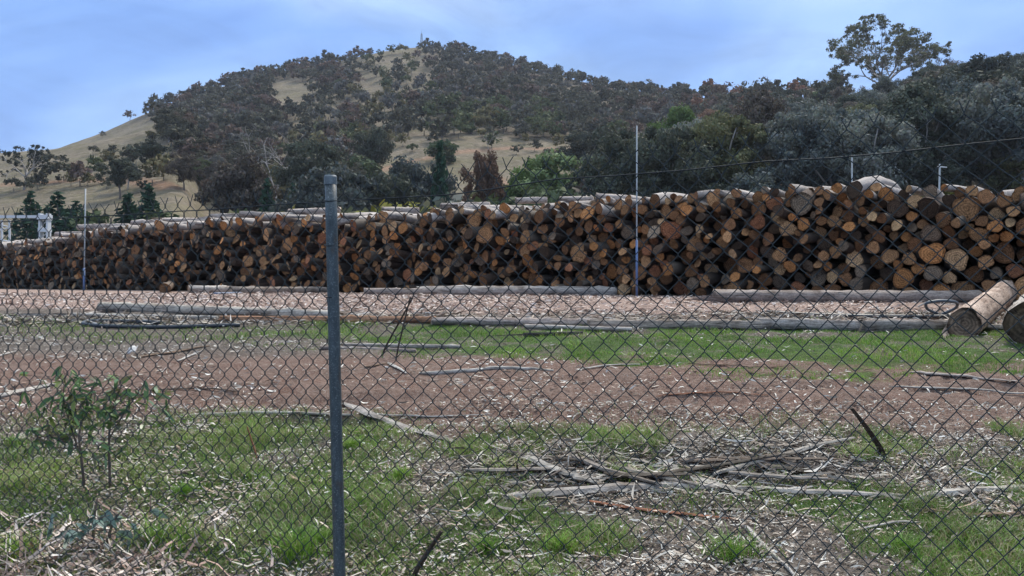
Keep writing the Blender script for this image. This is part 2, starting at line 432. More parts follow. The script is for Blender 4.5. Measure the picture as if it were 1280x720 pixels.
# ------------------------------------------------------------------ trees
def leafquads(cent, size, n_dir=None, droop=0, aspect=1.6):
    n = len(cent)
    a = R.normal(size=(n, 3)); a[:, 2] = a[:, 2] * (1 - droop * .3) - droop
    if n_dir is not None:
        nn = n_dir + R.normal(size=(n, 3)) * .55; nn /= np.linalg.norm(nn, axis=1, keepdims=True)
        a -= nn * (a * nn).sum(1, keepdims=True)
    else: nn = R.normal(size=(n, 3))
    a /= np.linalg.norm(a, axis=1, keepdims=True)
    b = np.cross(a, nn); b /= np.linalg.norm(b, axis=1, keepdims=True)
    s = size * (.55 + .9 * R.random(n))[:, None]
    p = cent
    v = np.stack([p - a * s * aspect / 2, p + b * s * .5, p + a * s * aspect / 2, p - b * s * .5], 1).reshape(-1, 3)
    return v, np.arange(4 * n).reshape(-1, 4)
def crown(clumps, crad, nleaf, leaf, droop=.2, flat=.75, base=None, tint=None):
    b = MB()
    for c, r in zip(clumps, crad):
        d = R.normal(size=(nleaf, 3)); d /= np.linalg.norm(d, axis=1, keepdims=True)
        nd = d.copy(); d *= (R.random(nleaf) ** .45)[:, None] * r; d[:, 2] *= flat
        v, f = leafquads(c + d, leaf, nd, droop=droop)
        k = (.72 + .56 * R.random(nleaf)) * (.85 + .3 * R.random())
        hue = np.stack([k * (.95 + .2 * R.random(nleaf)), k, k * (.85 + .25 * R.random(nleaf))], -1)
        if base is not None: hue = hue * base
        b.add(v, f, np.repeat(hue, 4, 0))
    return b
def limb(p0, p1, r0, r1, n=5, bend=.12, sides=5):
    p0 = np.array(p0, float); p1 = np.array(p1, float); L = np.linalg.norm(p1 - p0)
    t = np.linspace(0, 1, n)[:, None]
    off = R.normal(size=3) * bend * L; off[2] = abs(off[2]) * .5
    p = p0 + (p1 - p0) * t + off * (t * (1 - t)) * 1.6
    return p, np.linspace(r0, r1, n)
def gum_variant(h_crown0=.3, wide=.75, ncl=34, nleaf=60, leaf=.045, clr=.13, kind='dome', sides=5):
    """unit height tree: crown MB and trunk MB"""
    cl = []; tries = 0
    while len(cl) < ncl and tries < 8000:
        tries += 1
        p = R.normal(size=3); p /= np.linalg.norm(p); p *= R.random() ** .4
        ph = (h_crown0 + 1) / 2; hh = (1 - h_crown0) / 2
        if kind == 'tall': wx = wide * .5 * (1 - .35 * p[2])
        elif kind == 'ragged': wx = wide * .5 * (1 + .3 * math.sin(5 * p[0] + 3 * p[2]))
        else: wx = wide * .5 * (1 - .25 * max(p[2], 0) + .1 * p[2])
        q = np.array([p[0] * wx, p[1] * wx, ph + p[2] * hh * .88])
        if kind != 'ragged' and q[2] < h_crown0 + .1 and np.hypot(q[0], q[1]) < wide * .16: continue
        cl.append(q)
    cl = np.array(cl); cr = clr * (.6 + .8 * R.random(len(cl)))
    cb = crown(cl, cr, nleaf, leaf)
    tb = MB()
    fork = np.array([R.normal() * .02, R.normal() * .02, h_crown0 * .95 + .05])
    p, r = limb((0, 0, -.04), fork, .026, .018, 5, .06); v, f = tube(p, r, sides); tb.add(v, f)
    idx = R.choice(len(cl), min(len(cl), 9), replace=False)
    for k in idx:
        p, r = limb(fork + np.array([0, 0, -.1 * R.random() * h_crown0]), cl[k], .013, .004, 5, .12); v, f = tube(p, r, max(4, sides - 1)); tb.add(v, f)
    return cb, tb
def branchy(spread=.5, levels=3, nleaf=90, leaf=.02, clr=.055, fork=.25, lean=0, nl=5, drop=.3, sides=6, r0=.03):
    tb = MB(); tips = []
    def rec(p0, d, L, r, lev):
        d = d / np.linalg.norm(d)
        p1 = p0 + d * L
        p, rr = limb(p0, p1, r, r * .62, 5, .1); v, f = tube(p, rr, sides if lev < 2 else 4); tb.add(v, f)
        if lev >= levels: tips.append(p1); return
        if lev >= 2 and R.random() < .5: tips.append(p0 + d * L * .7 + R.normal(size=3) * .02)
        for k in range(2 + (R.random() < .45)):
            nd = d + R.normal(size=3) * .48; nd[2] = nd[2] * .8 + .12
            rec(p1, nd, L * (.62 + .25 * R.random()), r * .62, lev + 1)
    top = np.array([lean, 0, fork]); p, rr = limb((0, 0, -.03), top, r0, r0 * .75, 5, .05); v, f = tube(p, rr, 7); tb.add(v, f)
    for k in range(nl):
        a = 2 * PI * k / nl + R.random() * .8
        rec(top, np.array([math.cos(a) * spread, math.sin(a) * spread, .55 + .35 * R.random()]), .25 + .07 * R.random(), r0 * .55, 1)
    tips = np.array(tips)
    cb = crown(tips, clr * (.6 + .9 * R.random(len(tips))), nleaf, leaf, droop=drop, flat=.8)
    allv = np.concatenate(cb.v); s = 1 / allv[:, 2].max()
    for b in (cb, tb): b.v = [v * s for v in b.v]
    return cb, tb
def conifer_variant(wide=.38, lev=26, leaf=.032, n=110):
    b = MB(); z0 = .06
    for k in range(lev):
        t = k / (lev - 1); z = z0 + (1 - z0) * t; r = wide * .5 * (1 - t) ** .8 + .01
        m = int(n * (1 - t) + 8); a = R.random(m) * 2 * PI; rr = r * R.random(m) ** .5 * (.8 + .45 * R.random(m))
        c = np.stack([np.cos(a) * rr, np.sin(a) * rr, z - .14 * rr + R.normal(size=m) * .012], -1)
        v, f = leafquads(c, leaf, droop=.25, aspect=2.0)
        kk = .7 + .6 * R.random(m); b.add(v, f, np.repeat(np.stack([kk, kk, kk], -1), 4, 0))
    tb = MB(); v, f = tube([(0, 0, -.03), (0, 0, .5), (0, 0, .97)], [.02, .012, .003], 6); tb.add(v, f)
    return b, tb
def shrub_variant(wide=1.2, ncl=26, nleaf=60, leaf=.07, clr=.22):
    cl = []
    while len(cl) < ncl:
        p = R.normal(size=3); p /= np.linalg.norm(p); p *= R.random() ** .4
        if p[2] < -.75: continue
        cl.append((p[0] * wide * .45, p[1] * wide * .45, .45 + p[2] * .4))
    cb = crown(np.array(cl), clr * (.6 + .7 * R.random(ncl)), nleaf, leaf)
    tb = MB()
    for k in range(4):
        p, r = limb((R.normal() * .03, R.normal() * .03, -.05), cl[k * 3], .025, .008, 4); v, f = tube(p, r, 5); tb.add(v, f)
    return cb, tb
def finish(cb, tb, nm): return (cb.mesh(nm + '_crown', M['leaf']), tb.mesh(nm + '_trunk', M['trunk'], True))
V = {}
V['near'] = [finish(*gum_variant(.2, .85, 70, 210, .021, .105, 'dome', 6), 'near_gum'), finish(*gum_variant(.26, .7, 60, 220, .020, .105, 'tall', 6), 'near_gum'),
             finish(*gum_variant(.16, .9, 62, 210, .021, .11, 'ragged', 6), 'near_gum'), finish(*gum_variant(.28, .8, 76, 190, .020, .09, 'ragged', 6), 'near_gum'),
             finish(*branchy(.5, 3, 170, .018, .085, .26, 0, 5), 'near_gum')]
V['far'] = [finish(*gum_variant(.2, .95, 30, 46, .052, .14, 'dome', 4), 'far_gum'), finish(*gum_variant(.3, .75, 26, 50, .052, .13, 'tall', 4), 'far_gum'),
            finish(*gum_variant(.15, 1.05, 28, 46, .055, .15, 'ragged', 4), 'far_gum'), finish(*gum_variant(.28, .85, 30, 46, .05, .13, 'ragged', 4), 'far_gum'),
            finish(*branchy(.55, 3, 26, .045, .085, .28, 0, 4), 'far_gum')]
best = None
for _ in range(14):
    cand = branchy(.8, 5, 40, .015, .042, .14, .0, 8, .5, 6, .022); av = np.concatenate(cand[0].v)
    lo, hi_ = np.percentile(av[:, 0], [2, 98]); hist = np.histogram(av[:, 0], np.linspace(-.7, .7, 9))[0] / len(av)
    sc = abs(lo + hi_) + abs(hi_ - lo - 1.35) + 2 * hist.std() + abs(np.percentile(av[:, 2], 50) - .62)
    if best is None or sc < best[0]: best = (sc, cand)
V['hero'] = [finish(*best[1], 'hero_gum')]
V['pasture'] = [finish(*branchy(.6, 4, 60, .02, .055, .3, .04, 5, .3, 6, .03), 'pasture_gum')]
V['tallgum'] = [finish(*gum_variant(.30, .85, 84, 260, .017, .095, 'dome', 7), 'tall_gum'), finish(*gum_variant(.36, .72, 74, 280, .017, .095, 'tall', 7), 'tall_gum'),
                finish(*gum_variant(.26, .92, 80, 260, .017, .10, 'ragged', 7), 'tall_gum'), finish(*gum_variant(.38, .85, 88, 250, .016, .085, 'ragged', 7), 'tall_gum')]
V['conifer'] = [finish(*conifer_variant(.40), 'conifer'), finish(*conifer_variant(.55, 20, .035), 'conifer')]
V['shrub'] = [finish(*shrub_variant(), 'shrub'), finish(*shrub_variant(1.5, 24, 60, .075, .22), 'shrub'), finish(*shrub_variant(1.0, 22, 70, .07, .2), 'shrub')]
cb, tb = branchy(.4, 4, 1, .01, .02, .3, 0, 4, .3, 5, .014); V['dead'] = [(None, tb.mesh('dead_trunk', M['trunk'], True))]

LEAFC = {'dark grey-green': (.062, .074, .056), 'blue-grey': (.085, .102, .096), 'olive': (.10, .108, .058), 'brownish': (.088, .078, .066), 'charcoal-green': (.042, .052, .042),
         'silvery': (.14, .155, .135), 'rusty': (.135, .085, .06), 'bright green': (.105, .165, .055), 'pale green': (.16, .215, .10), 'deep green': (.028, .062, .04), 'yellow-green': (.22, .22, .05), 'mid green': (.062, .088, .046)}
ALL_TREES = []      # (label stem, root, px x, px y, place text)
def put_tree(name, variants, x, y, h, col, widen=1.0, trunkc=(.34, .3, .27), vi=None):
    i = R.integers(len(variants)) if vi is None else vi
    cm, tm = variants[i]
    root = bpy.data.objects.new(name, None); COL.objects.link(root)
    root.empty_display_size = .5
    root.location = (x, y, T(x, y) - .12); root.rotation_euler = (0, 0, R.random() * 6.28); root.scale = (h * widen, h * widen, h)
    t = link('trunk', tm, root, color=trunkc)
    if cm is not None: link('crown', cm, root, color=tuple(np.array(LEAFC[col]) * (.9 + .2 * R.random())))
    return root
def col_place(px):
    L = [(60, 'by the white gantry'), (110, 'near the left thin pole'), (160, 'below the bare spur'), (210, 'at the bare spur crest'), (255, 'right of the bare spur'),
         (300, 'on the wooded shoulder'), (345, 'beside the stony clearing'), (390, 'past the stony clearing'), (430, 'above the fence post'), (475, 'right of the fence post'),
         (515, 'left of the summit mast'), (545, 'straight below the mast'), (580, 'right of the mast'), (625, 'above the rusty tree'), (670, 'above the terraced paddock'),
         (720, 'above the pale willow'), (775, 'left of the tall pole'), (830, 'right of the tall pole'), (890, 'above the fat log tip'), (950, 'above the black pipe'),
         (1010, 'over the high stack'), (1060, 'left of the ridge gum'), (1110, 'below the ridge gum'), (1160, 'right of the ridge gum'), (1220, 'above the short stakes'), (9999, 'above the felled logs')]
    for a, s in L:
        if px < a: return s
def row_place(py, d):
    if d < 115: return 'behind the stack'
    if py < 105: return 'high up'
    if py < 135: return 'upper slope'
    if py < 165: return 'mid slope'
    if py < 200: return 'lower slope'
    return 'hill foot'
def size_word(hp, lo, hi): return 'small' if hp < lo else 'large' if hp > hi else 'medium'
FORM = {0: 'rounded', 1: 'tall', 2: 'ragged', 3: 'open', 4: 'spreading'}

trees = []   # x, y, h, col, zone
def add_tree(px, py, h, col, zone):
    p = hit(px, py, 60)
    trees.append((p[0], p[1], h, col, zone))
for poly, den, (h0, h1), zn in ZONES:
    P_ = np.array(poly); x0, y0 = P_.min(0); x1, y1 = P_.max(0)
    pts = []
    step = {'A': 8, 'B': 9, 'C': 10, 'D': 7.5, 'E': 10, 'F': 13, 'G': 14}[zn]
    n = int((x1 - x0) * (y1 - y0) / (step * step * .36))
    for _ in range(n):
        px = x0 + R.random() * (x1 - x0); py = y0 + R.random() * (y1 - y0)
        if not inside(np.array([px]), np.array([py]), poly)[0]: continue
        if R.random() > den: continue
        if any(abs(px - a) < step * .8 and abs(py - b) < step * .42 for a, b in pts): continue
        pts.append((px, py))
    for px, py in pts:
        if zn in 'AD': col = R.choice(['dark grey-green', 'charcoal-green', 'brownish', 'blue-grey'], p=[.45, .2, .2, .15])
        elif zn == 'E': col = R.choice(['dark grey-green', 'olive', 'mid green'])
        else: col = R.choice(['dark grey-green', 'brownish', 'blue-grey', 'olive', 'mid green', 'charcoal-green'], p=[.35, .15, .15, .15, .1, .1])
        if zn in 'BD' and 540 < px < 700 and 140 < py < 178 and R.random() < .5: col = 'mid green'
        add_tree(px, py, h0 + (h1 - h0) * R.random(), str(col), zn)
# skyline fringe
for px in np.arange(186, 860, 6.0):
    if 462 < px < 536: continue
    q = px + R.random() * 5; dr = float(tab(RDIST, q)); y = dr - 4 - 14 * R.random(); x = (q - 640) / F * y
    trees.append((x, y, 4 + 4 * R.random(), str(R.choice(['dark grey-green', 'charcoal-green', 'brownish'])), 'S'))
# sparse pasture
for px, py, h, c_ in [(85, 176, 4, 'charcoal-green'), (128, 172, 3.5, 'dark grey-green'), (118, 164, 4.5, 'charcoal-green'), (182, 215, 6.5, 'dark grey-green'), (170, 208, 6, 'dark grey-green'), (192, 212, 6.5, 'charcoal-green'),
                      (150, 248, 8, 'dark grey-green'), (160, 236, 6, 'blue-grey'), (57, 228, 4.5, 'dark grey-green'), (80, 226, 5, 'dark grey-green'), (118, 222, 4.5, 'mid green'), (100, 232, 5, 'brownish'),
                      (205, 225, 5, 'olive'), (190, 232, 5, 'olive'), (230, 236, 7, 'brownish'), (270, 245, 8, 'brownish')]:
    add_tree(px, py, h, c_, 'P')
for _ in range(34):
    px = 5 + 205 * R.random(); py = 172 + 70 * R.random()
    if py < float(tab(SPUR, px)) + 6: continue
    add_tree(px, py, 1.6 + 2.0 * R.random(), str(R.choice(['charcoal-green', 'dark grey-green', 'olive'])), 'P')
# right-hand wood
pts = []
for _ in range(4000):
    px = 765 + R.random() * 640; dr = float(tab(RDIST, px))
    d = 74 + (dr - 76) * R.random() ** 1.25
    x = (px - 640) / F * d
    if px < 850 and d > 150: continue
    yb = HZ - F * (T(x, d) - EYE) / d
    if yb < 140 and 1050 < px < 1150 and d > 190: continue
    sp = 4.2 + d * .012
    if any((x - a) ** 2 + (d - b) ** 2 < sp * sp for a, b in pts): continue
    pts.append((x, d))
    h = (7.5 + 4.5 * R.random()) if d < 130 else 7 + 4 * R.random()
    if px < 870: h *= .85
    if px > 1150 and d < 200: h *= 1.12
    cc = R.choice(['dark grey-green', 'charcoal-green', 'brownish', 'blue-grey', 'silvery', 'olive'], p=[.34, .16, .14, .2, .08, .08])
    if d > 220: cc = R.choice(['charcoal-green', 'dark grey-green', 'brownish', 'rusty'], p=[.4, .35, .2, .05])
    trees.append((x, d, h, str(cc), 'R'))
# rank by apparent size; the rest becomes one distant wood
def tpx(t):
    z = T(t[0], t[1]); return 640 + F * t[0] / t[1], HZ - F * (z + t[2] * .6 - EYE) / t[1], F * t[2] / t[1]
info = [tpx(t) for t in trees]
inframe = [-10 < i[0] < 1290 for i in info]
order = sorted(range(len(trees)), key=lambda k: (not inframe[k], -info[k][2]))
NIND = 262
labels = []
for k in order[:NIND]:
    x, y, h, col, zn = trees[k]; px, py, hp = info[k]
    big = hp > 40
    vi = int(R.integers(4 if zn == 'P' else 5))
    root = put_tree('gum_tree', V['near'] if big else V['far'], x, y, h, col, 1.0 if zn != 'S' else .9, vi=vi,
                    trunkc=(.36, .33, .3) if R.random() < .5 else (.16, .13, .11))
    lab = f"{size_word(hp, 22, 60)} {FORM[vi]} {col} gum, {row_place(py, y)}, {col_place(px)}"
    kk = np.array([1.42, 1.22, 1.2]) if zn in 'ABDSFG' else np.array([1.4, 1.4, 1.38]) if zn == 'R' else np.ones(3)
    if root.children:
        for ch in root.children:
            if ch.name.startswith('crown'): ch.color = (*(np.array(ch.color[:3]) * kk), 1)
    labels.append((lab, root, px, py))
GUMS = labels
wood = MB()
lowv = []
for k in range(5):
    cbx, tbx = gum_variant(.2, 1.0, 18, 16, .10, .17, ['dome', 'tall', 'ragged'][k % 3], 4)
    lowv.append((np.concatenate(cbx.v), np.concatenate(cbx.c), np.concatenate(tbx.v[:1]), tbx.f[0]))
for k in order[NIND:]:
    x, y, h, col, zn = trees[k]
    v, c, tv, tf = lowv[int(R.integers(5))]; a = R.random() * 6.28; ca, sa = math.cos(a), math.sin(a)
    Rm = np.array([[ca, sa, 0], [-sa, ca, 0], [0, 0, 1]])
    o = np.array([x, y, T(x, y) - .12])
    wood.add(v @ Rm * h + o, np.arange(len(v)).reshape(-1, 4), c * np.array(LEAFC[col]) * np.array([1.42, 1.22, 1.22]) * (.85 + .3 * R.random()))
    wood.add(tv @ Rm * h + o, tf, (.16, .14, .12))
wo_ = link('distant_wood', wood.mesh('distant_wood', M['leaf'])); tag(wo_, 'dark eucalypt wood covering the far hillside', None, kind='stuff')

def tree_at(name, kind, px, top, d, col, label, cat, widen=1.0, vi=None, trunkc=(.34, .3, .27), base=None, group=None):
    if base is not None:
        p = hit(px, base, 60); x, y = p[0], p[1]
    else: x, y = (px - 640) / F * d, d
    h = EYE + (HZ - top) / F * y - T(x, y)
    r = put_tree(name, V[kind], x, y, h, col, widen, trunkc, vi)
    if kind == 'hero': r.rotation_euler = (0, 0, 0)
    tag(r, label, cat, group); return r
tree_at('gum_tree', 'hero', 1104, 27, 262, 'olive', 'big solitary gum with bare spreading limbs and leaf clumps on the ridge', 'tree', 1.16, 0, (.25, .21, .18))
tree_at('gum_tree', 'pasture', 30, 180, 0, 'charcoal-green', 'lone spreading gum with forked pale trunk on grass above the white gantry', 'tree', .95, 0, (.45, .4, .36), base=237)
CON = [(72, 241, 88, 'deep green', 'broad dark conifer just right of the white gantry', 1.62, 1), (38, 240, 96, 'deep green', 'dark pointed conifer seen through the white gantry', 1.56, 1),
       (186, 231, 92, 'deep green', 'sharp dark conifer standing alone before the bare slope', 1.49, 0), (160, 242, 86, 'deep green', 'dark conifer left of the sharp lone conifer', 1.56, 0),
       (96, 252, 94, 'deep green', 'low dark conifer between gantry and thin pole', 1.69, 1), (334, 226, 96, 'deep green', 'slim dark conifer left of the fence post among gums', 1.0, 0),
       (366, 232, 98, 'deep green', 'narrow dark conifer close to the fence post', .9, 0), (550, 178, 88, 'deep green', 'tall black-green conifer left of the rusty tree', .62, 0)]
for px, top, d, col, lab, wd, vi in CON:
    tree_at('conifer_tree', 'conifer', px, top, d, col, lab, 'conifer', wd, vi, (.1, .08, .06), group='conifers behind the log stack')
MIDT = [('gum_tree', 'near', 418, 200, 92, 'blue-grey', 'large blue-grey gum directly behind the fence post', 1.0, 0), ('gum_tree', 'near', 300, 184, 105, 'brownish', 'tall brownish gum below the stony clearing', .8, 1),
        ('gum_tree', 'near', 392, 165, 140, 'dark grey-green', 'dark round gum upslope of the fence post', .9, 0), ('gum_tree', 'near', 520, 192, 104, 'blue-grey', 'grey gum left of the tall black-green conifer', .85, 3),
        ('gum_tree', 'near', 482, 212, 96, 'dark grey-green', 'low dark gum between fence post and black-green conifer', .9, 2), ('rusty_tree', 'near', 607, 182, 108, 'rusty', 'rusty brown-leaved tree right of the black-green conifer', .5, 3),
        ('willow_tree', 'near', 702, 182, 106, 'pale green', 'pale green willow glowing against the dry paddock', 1.0, 0), ('willow_tree', 'near', 668, 196, 108, 'bright green', 'small bright green willow beside the larger pale one', .8, 2),
        ('gum_tree', 'near', 775, 158, 100, 'dark grey-green', 'dark ragged gum touching the tall white pole', .8, 2), ('gum_tree', 'near', 846, 126, 135, 'bright green', 'bright green topped tree in the dark right wood', .7, 0),
        ('gum_tree', 'near', 1222, 66, 150, 'charcoal-green', 'tallest dark gum crown at the wood edge near skyline', .85, 3), ('gum_tree', 'near', 1195, 78, 120, 'dark grey-green', 'broad dark gum right of the big ridge gum', 1.2, 0),
        ('gum_tree', 'near', 1255, 88, 118, 'dark grey-green', 'broad dark gum furthest along the wood edge', 1.1, 2), ('gum_tree', 'near', 465, 155, 190, 'dark grey-green', 'round dark gum alone above the terraced paddock', .9, 0),
        ('gum_tree', 'near', 735, 160, 190, 'charcoal-green', 'dark wide gum standing above pale paddock by the willow', 1.4, 0), ('gum_tree', 'near', 860, 152, 84, 'dark grey-green', 'dark gum behind the stack a little right of white pole', .9, 1)]
for nm, kd, px, top, d, col, lab, wd, vi in MIDT:
    tree_at(nm, kd, px, top, d, col, lab, 'tree', wd, vi)
for px, top, d, col, wd, vi, lab in [(812, 150, 78, 'dark grey-green', .8, 2, 'ragged dark gum behind the stack, touching the tall pole on its far side'), (905, 132, 82, 'olive', .85, 0, 'broad olive gum above the start of the fat lying log'),
        (955, 108, 92, 'brownish', .7, 1, 'tall brownish gum above the black pipe'), (1005, 122, 80, 'silvery', .75, 3, 'pale silvery gum behind the highest stack logs'), (1048, 128, 76, 'blue-grey', .85, 2, 'blue-grey gum just left of the straight stake'),
        (1092, 134, 72, 'silvery', .85, 0, 'silvery round gum between the two short stakes'), (1142, 104, 80, 'dark grey-green', .85, 1, 'tall dark gum just left of the crossed stake'), (1178, 92, 84, 'blue-grey', .8, 3, 'tall blue-grey gum above the crossed stake'),
        (1228, 96, 78, 'silvery', .85, 2, 'large silvery gum above the pale felled logs'), (1274, 100, 74, 'blue-grey', .85, 0, 'blue-grey gum at the far end of the high stack'), (872, 140, 96, 'silvery', .8, 3, 'pale gum beside the broad olive gum')]:
    r_ = tree_at('gum_tree', 'tallgum', px, top, d, col, lab, 'tree', wd, vi, (.42, .38, .34))
    for ch in r_.children:
        if ch.name.startswith('crown'): ch.color = (*(np.array(ch.color[:3]) * 1.25), 1)
SH = [(125, 256, 92, 'mid green', 'round green shrub behind the thin white pole', 1), (208, 256, 90, 'mid green', 'green shrub right of the sharp lone conifer', 1), (232, 262, 84, 'pale green', 'pale shrub peeping over the stack near the conifer', 0),
      (280, 258, 84, 'olive', 'olive shrub over the stack left of the slim conifer', 1), (316, 240, 88, 'mid green', 'green shrub touching the slim conifer', 2), (384, 250, 82, 'yellow-green', 'yellow-flecked shrub just left of the fence post', 1),
      (449, 236, 84, 'olive', 'olive wattle bush right of the fence post', 2), (462, 248, 80, 'yellow-green', 'yellow wattle right of the olive bush', 0), (500, 240, 84, 'yellow-green', 'yellow wattle below the grey gum', 1),
      (536, 246, 80, 'olive', 'olive bush at the foot of the black-green conifer', 1), (575, 232, 90, 'silvery', 'silvery twiggy bush left of the rusty tree', 1), (632, 234, 72, 'mid green', 'round green bush above the stack, right of rusty tree', 1),
      (690, 222, 90, 'mid green', 'dark green bush under the pale willow', 1), (445, 190, 180, 'mid green', 'green bush on the paddock track', 1), (553, 170, 210, 'mid green', 'small green bush in the terraced paddock', 1),
      (645, 208, 120, 'olive', 'olive bush left of the willows', 1), (745, 215, 95, 'brownish', 'brown bush between willow and tall white pole', 1), (1186, 222, 75, 'yellow-green', 'yellowish bush behind the right stakes', 0),
      (1100, 218, 62, 'olive', 'dry olive bush peeping above the top logs', 0), (590, 150, 260, 'mid green', 'green scrub patch on the slope above the paddock', 2), (660, 140, 290, 'pale green', 'pale scrub in the gully of the slope', 2),
      (510, 118, 330, 'bright green', 'bright green scrub in the gully below the mast', 2), (540, 128, 320, 'mid green', 'mid green scrub in the gully right of the bright one', 1), (1030, 105, 250, 'pale green', 'pale green bush on the ridge left of big gum', 1)]
for px, top, d, col, lab, vi in SH:
    tree_at('shrub', 'shrub', px, top, d, col, lab, 'shrub', 1.0, vi, (.2, .17, .14), group='shrubs on the slope behind the stack')
for px, top, d, lab in [(345, 165, 150, 'bare pale dead gum below the stony clearing'), (372, 176, 160, 'bare dead gum just left of the dark round gum'), (610, 165, 230, 'thin bare dead tree above the rusty tree'),
                        (1000, 118, 175, 'bleached dead tree in the right wood'), (330, 150, 260, 'bare dead tree in the wooded shoulder'), (1150, 140, 78, 'leaning pale dead gum behind the short stakes'), (760, 190, 150, 'bleached dead gum left of the white pole')]:
    tree_at('dead_tree', 'dead', px, top, d, 'olive', lab, 'dead tree', 1.0, 0, (.33, .30, .28), group='dead trees on the slope')

def uniq(rows, group, cat):
    by = {}
    for r in rows: by.setdefault(r[0], []).append(r)
    for lab, rs in by.items():
        if len(rs) == 1: names = ['']
        else:
            rs.sort(key=lambda r: r[2]); n = len(rs)
            if n == 2: names = ['left of two', 'right of two']
            elif n == 3: names = ['leftmost of three', 'middle of three', 'rightmost of three']
            else:
                o = ['first', 'second', 'third', 'fourth', 'fifth', 'sixth', 'seventh', 'eighth', 'ninth', 'tenth']
                names = [f'{o[min(i, 9)]} from left' for i in range(n)]
        for r, s in zip(rs, names):
            tag(r[1], (lab + (', ' + s if s else '')), cat, group)
uniq(GUMS, 'gum trees on the hill and slope', 'tree')

# mast on the summit
def build_mast():
    p = hit(527, 60, 300, 560); x, y = (527 - 640) / F * 512, 512; z0 = T(x, y) - .3; h = 9.5
    root = bpy.data.objects.new('lattice_mast', None); COL.objects.link(root); root.location = (x, y, z0)
    b = MB()
    for sx in (-1, 1):
        for sy in (-1, 1):
            v, f = tube([(sx * .9, sy * .9, 0), (sx * .35, sy * .35, h)], .12, 4); b.add(v, f)
    for k in range(8):
        za, zb = h * k / 8, h * (k + 1) / 8; wa = .9 - .55 * k / 8; wb = .9 - .55 * (k + 1) / 8
        for sy in (-1, 1):
            v, f = tube([(-wa, sy * wa, za), (wb, sy * wb, zb)], .07, 4); b.add(v, f)
            v, f = tube([(wa, sy * wa, za), (-wb, sy * wb, zb)], .07, 4); b.add(v, f)
    link('lattice_frame', b.mesh('mast_frame', M['steel']), root, color=(.3, .32, .35))
    b = MB(); v, f = tube([(0, 0, h), (0, 0, h + 2.2)], .1, 5); b.add(v, f); v, f = tube([(-.6, 0, h), (.6, 0, h)], .15, 5); b.add(v, f)
    link('antenna', b.mesh('mast_antenna', M['steel']), root, color=(.3, .32, .35))
    tag(root, 'small lattice radio mast on the hill summit', 'mast')
M['steel'] = m_tint('weathered_steel', .5, .75, 1.15, 14, .15, .004, (1, 1, 1), .5)
M['wire'] = m_tint('coated_wire', .7, .85, 1.15, 30, .0, .001, (1, 1, 1), .12)
build_mast()

# white gantry behind the far end of the stack
def build_gantry():
    d = 62; P = lambda px, py: np.array([(px - 640) / F * d, d, EYE + (HZ - py) / F * d])
    base = P(56, 268); root = bpy.data.objects.new('steel_gantry', None); COL.objects.link(root); root.location = (base[0], d, T(base[0], d))
    o = np.array(root.location); cw = (.58, .60, .62)
    L = lambda p: np.array(p) - o
    b = MB(); a_, e_ = P(-60, 271), P(62, 271); c = (a_ + e_) / 2; v, f = box(L(c), (e_[0] - a_[0], .3, .22)); b.add(v, f); link('beam', b.mesh('gantry_beam', M['steel']), root, color=cw)
    b = MB(); top = P(56, 267); zt = top[2] - o[2]
    for sx in (-.3, .3):
        v, f = box((sx, 0, zt / 2), (.13, .5, zt)); b.add(v, f)
    for k in range(12):
        za = zt * k / 12; v, f = tube([(-.3, 0, za), (.3, 0, za + zt / 12)], .045, 4); b.add(v, f)
    v, f = box((.0, 0, zt - .32), (.84, .7, .42)); b.add(v, f); v, f = box((.0, 0, zt - 1.3), (.76, .6, .3)); b.add(v, f)
    link('column', b.mesh('gantry_column', M['steel']), root, color=cw)
    b = MB(); xl, xr = L(P(-8, 300))[0], L(P(11, 300))[0]; zt2 = L(P(0, 275))[2]
    for x in (xl, (xl + xr) / 2, xr):
        v, f = box((x, .1, zt2 / 2), (.12, .12, zt2)); b.add(v, f)
    for k in range(9):
        z = zt2 * (k + .5) / 9; v, f = tube([(xl, .1, z), (xr, .1, z + (.25 if k % 2 else -.25))], .05, 4); b.add(v, f)
    link('lattice_column', b.mesh('gantry_lattice', M['steel']), root, color=cw)
    b = MB(); xm = L(P(50, 290))[0]; v, f = tube([(xm, -.3, 0), (xm, -.3, zt * .55)], .05, 5); b.add(v, f); link('guard_rail', b.mesh('gantry_rail', M['steel']), root, color=(.5, .52, .55))
    tag(root, 'white steel gantry rising behind the low end of the stack', 'gantry')
build_gantry()

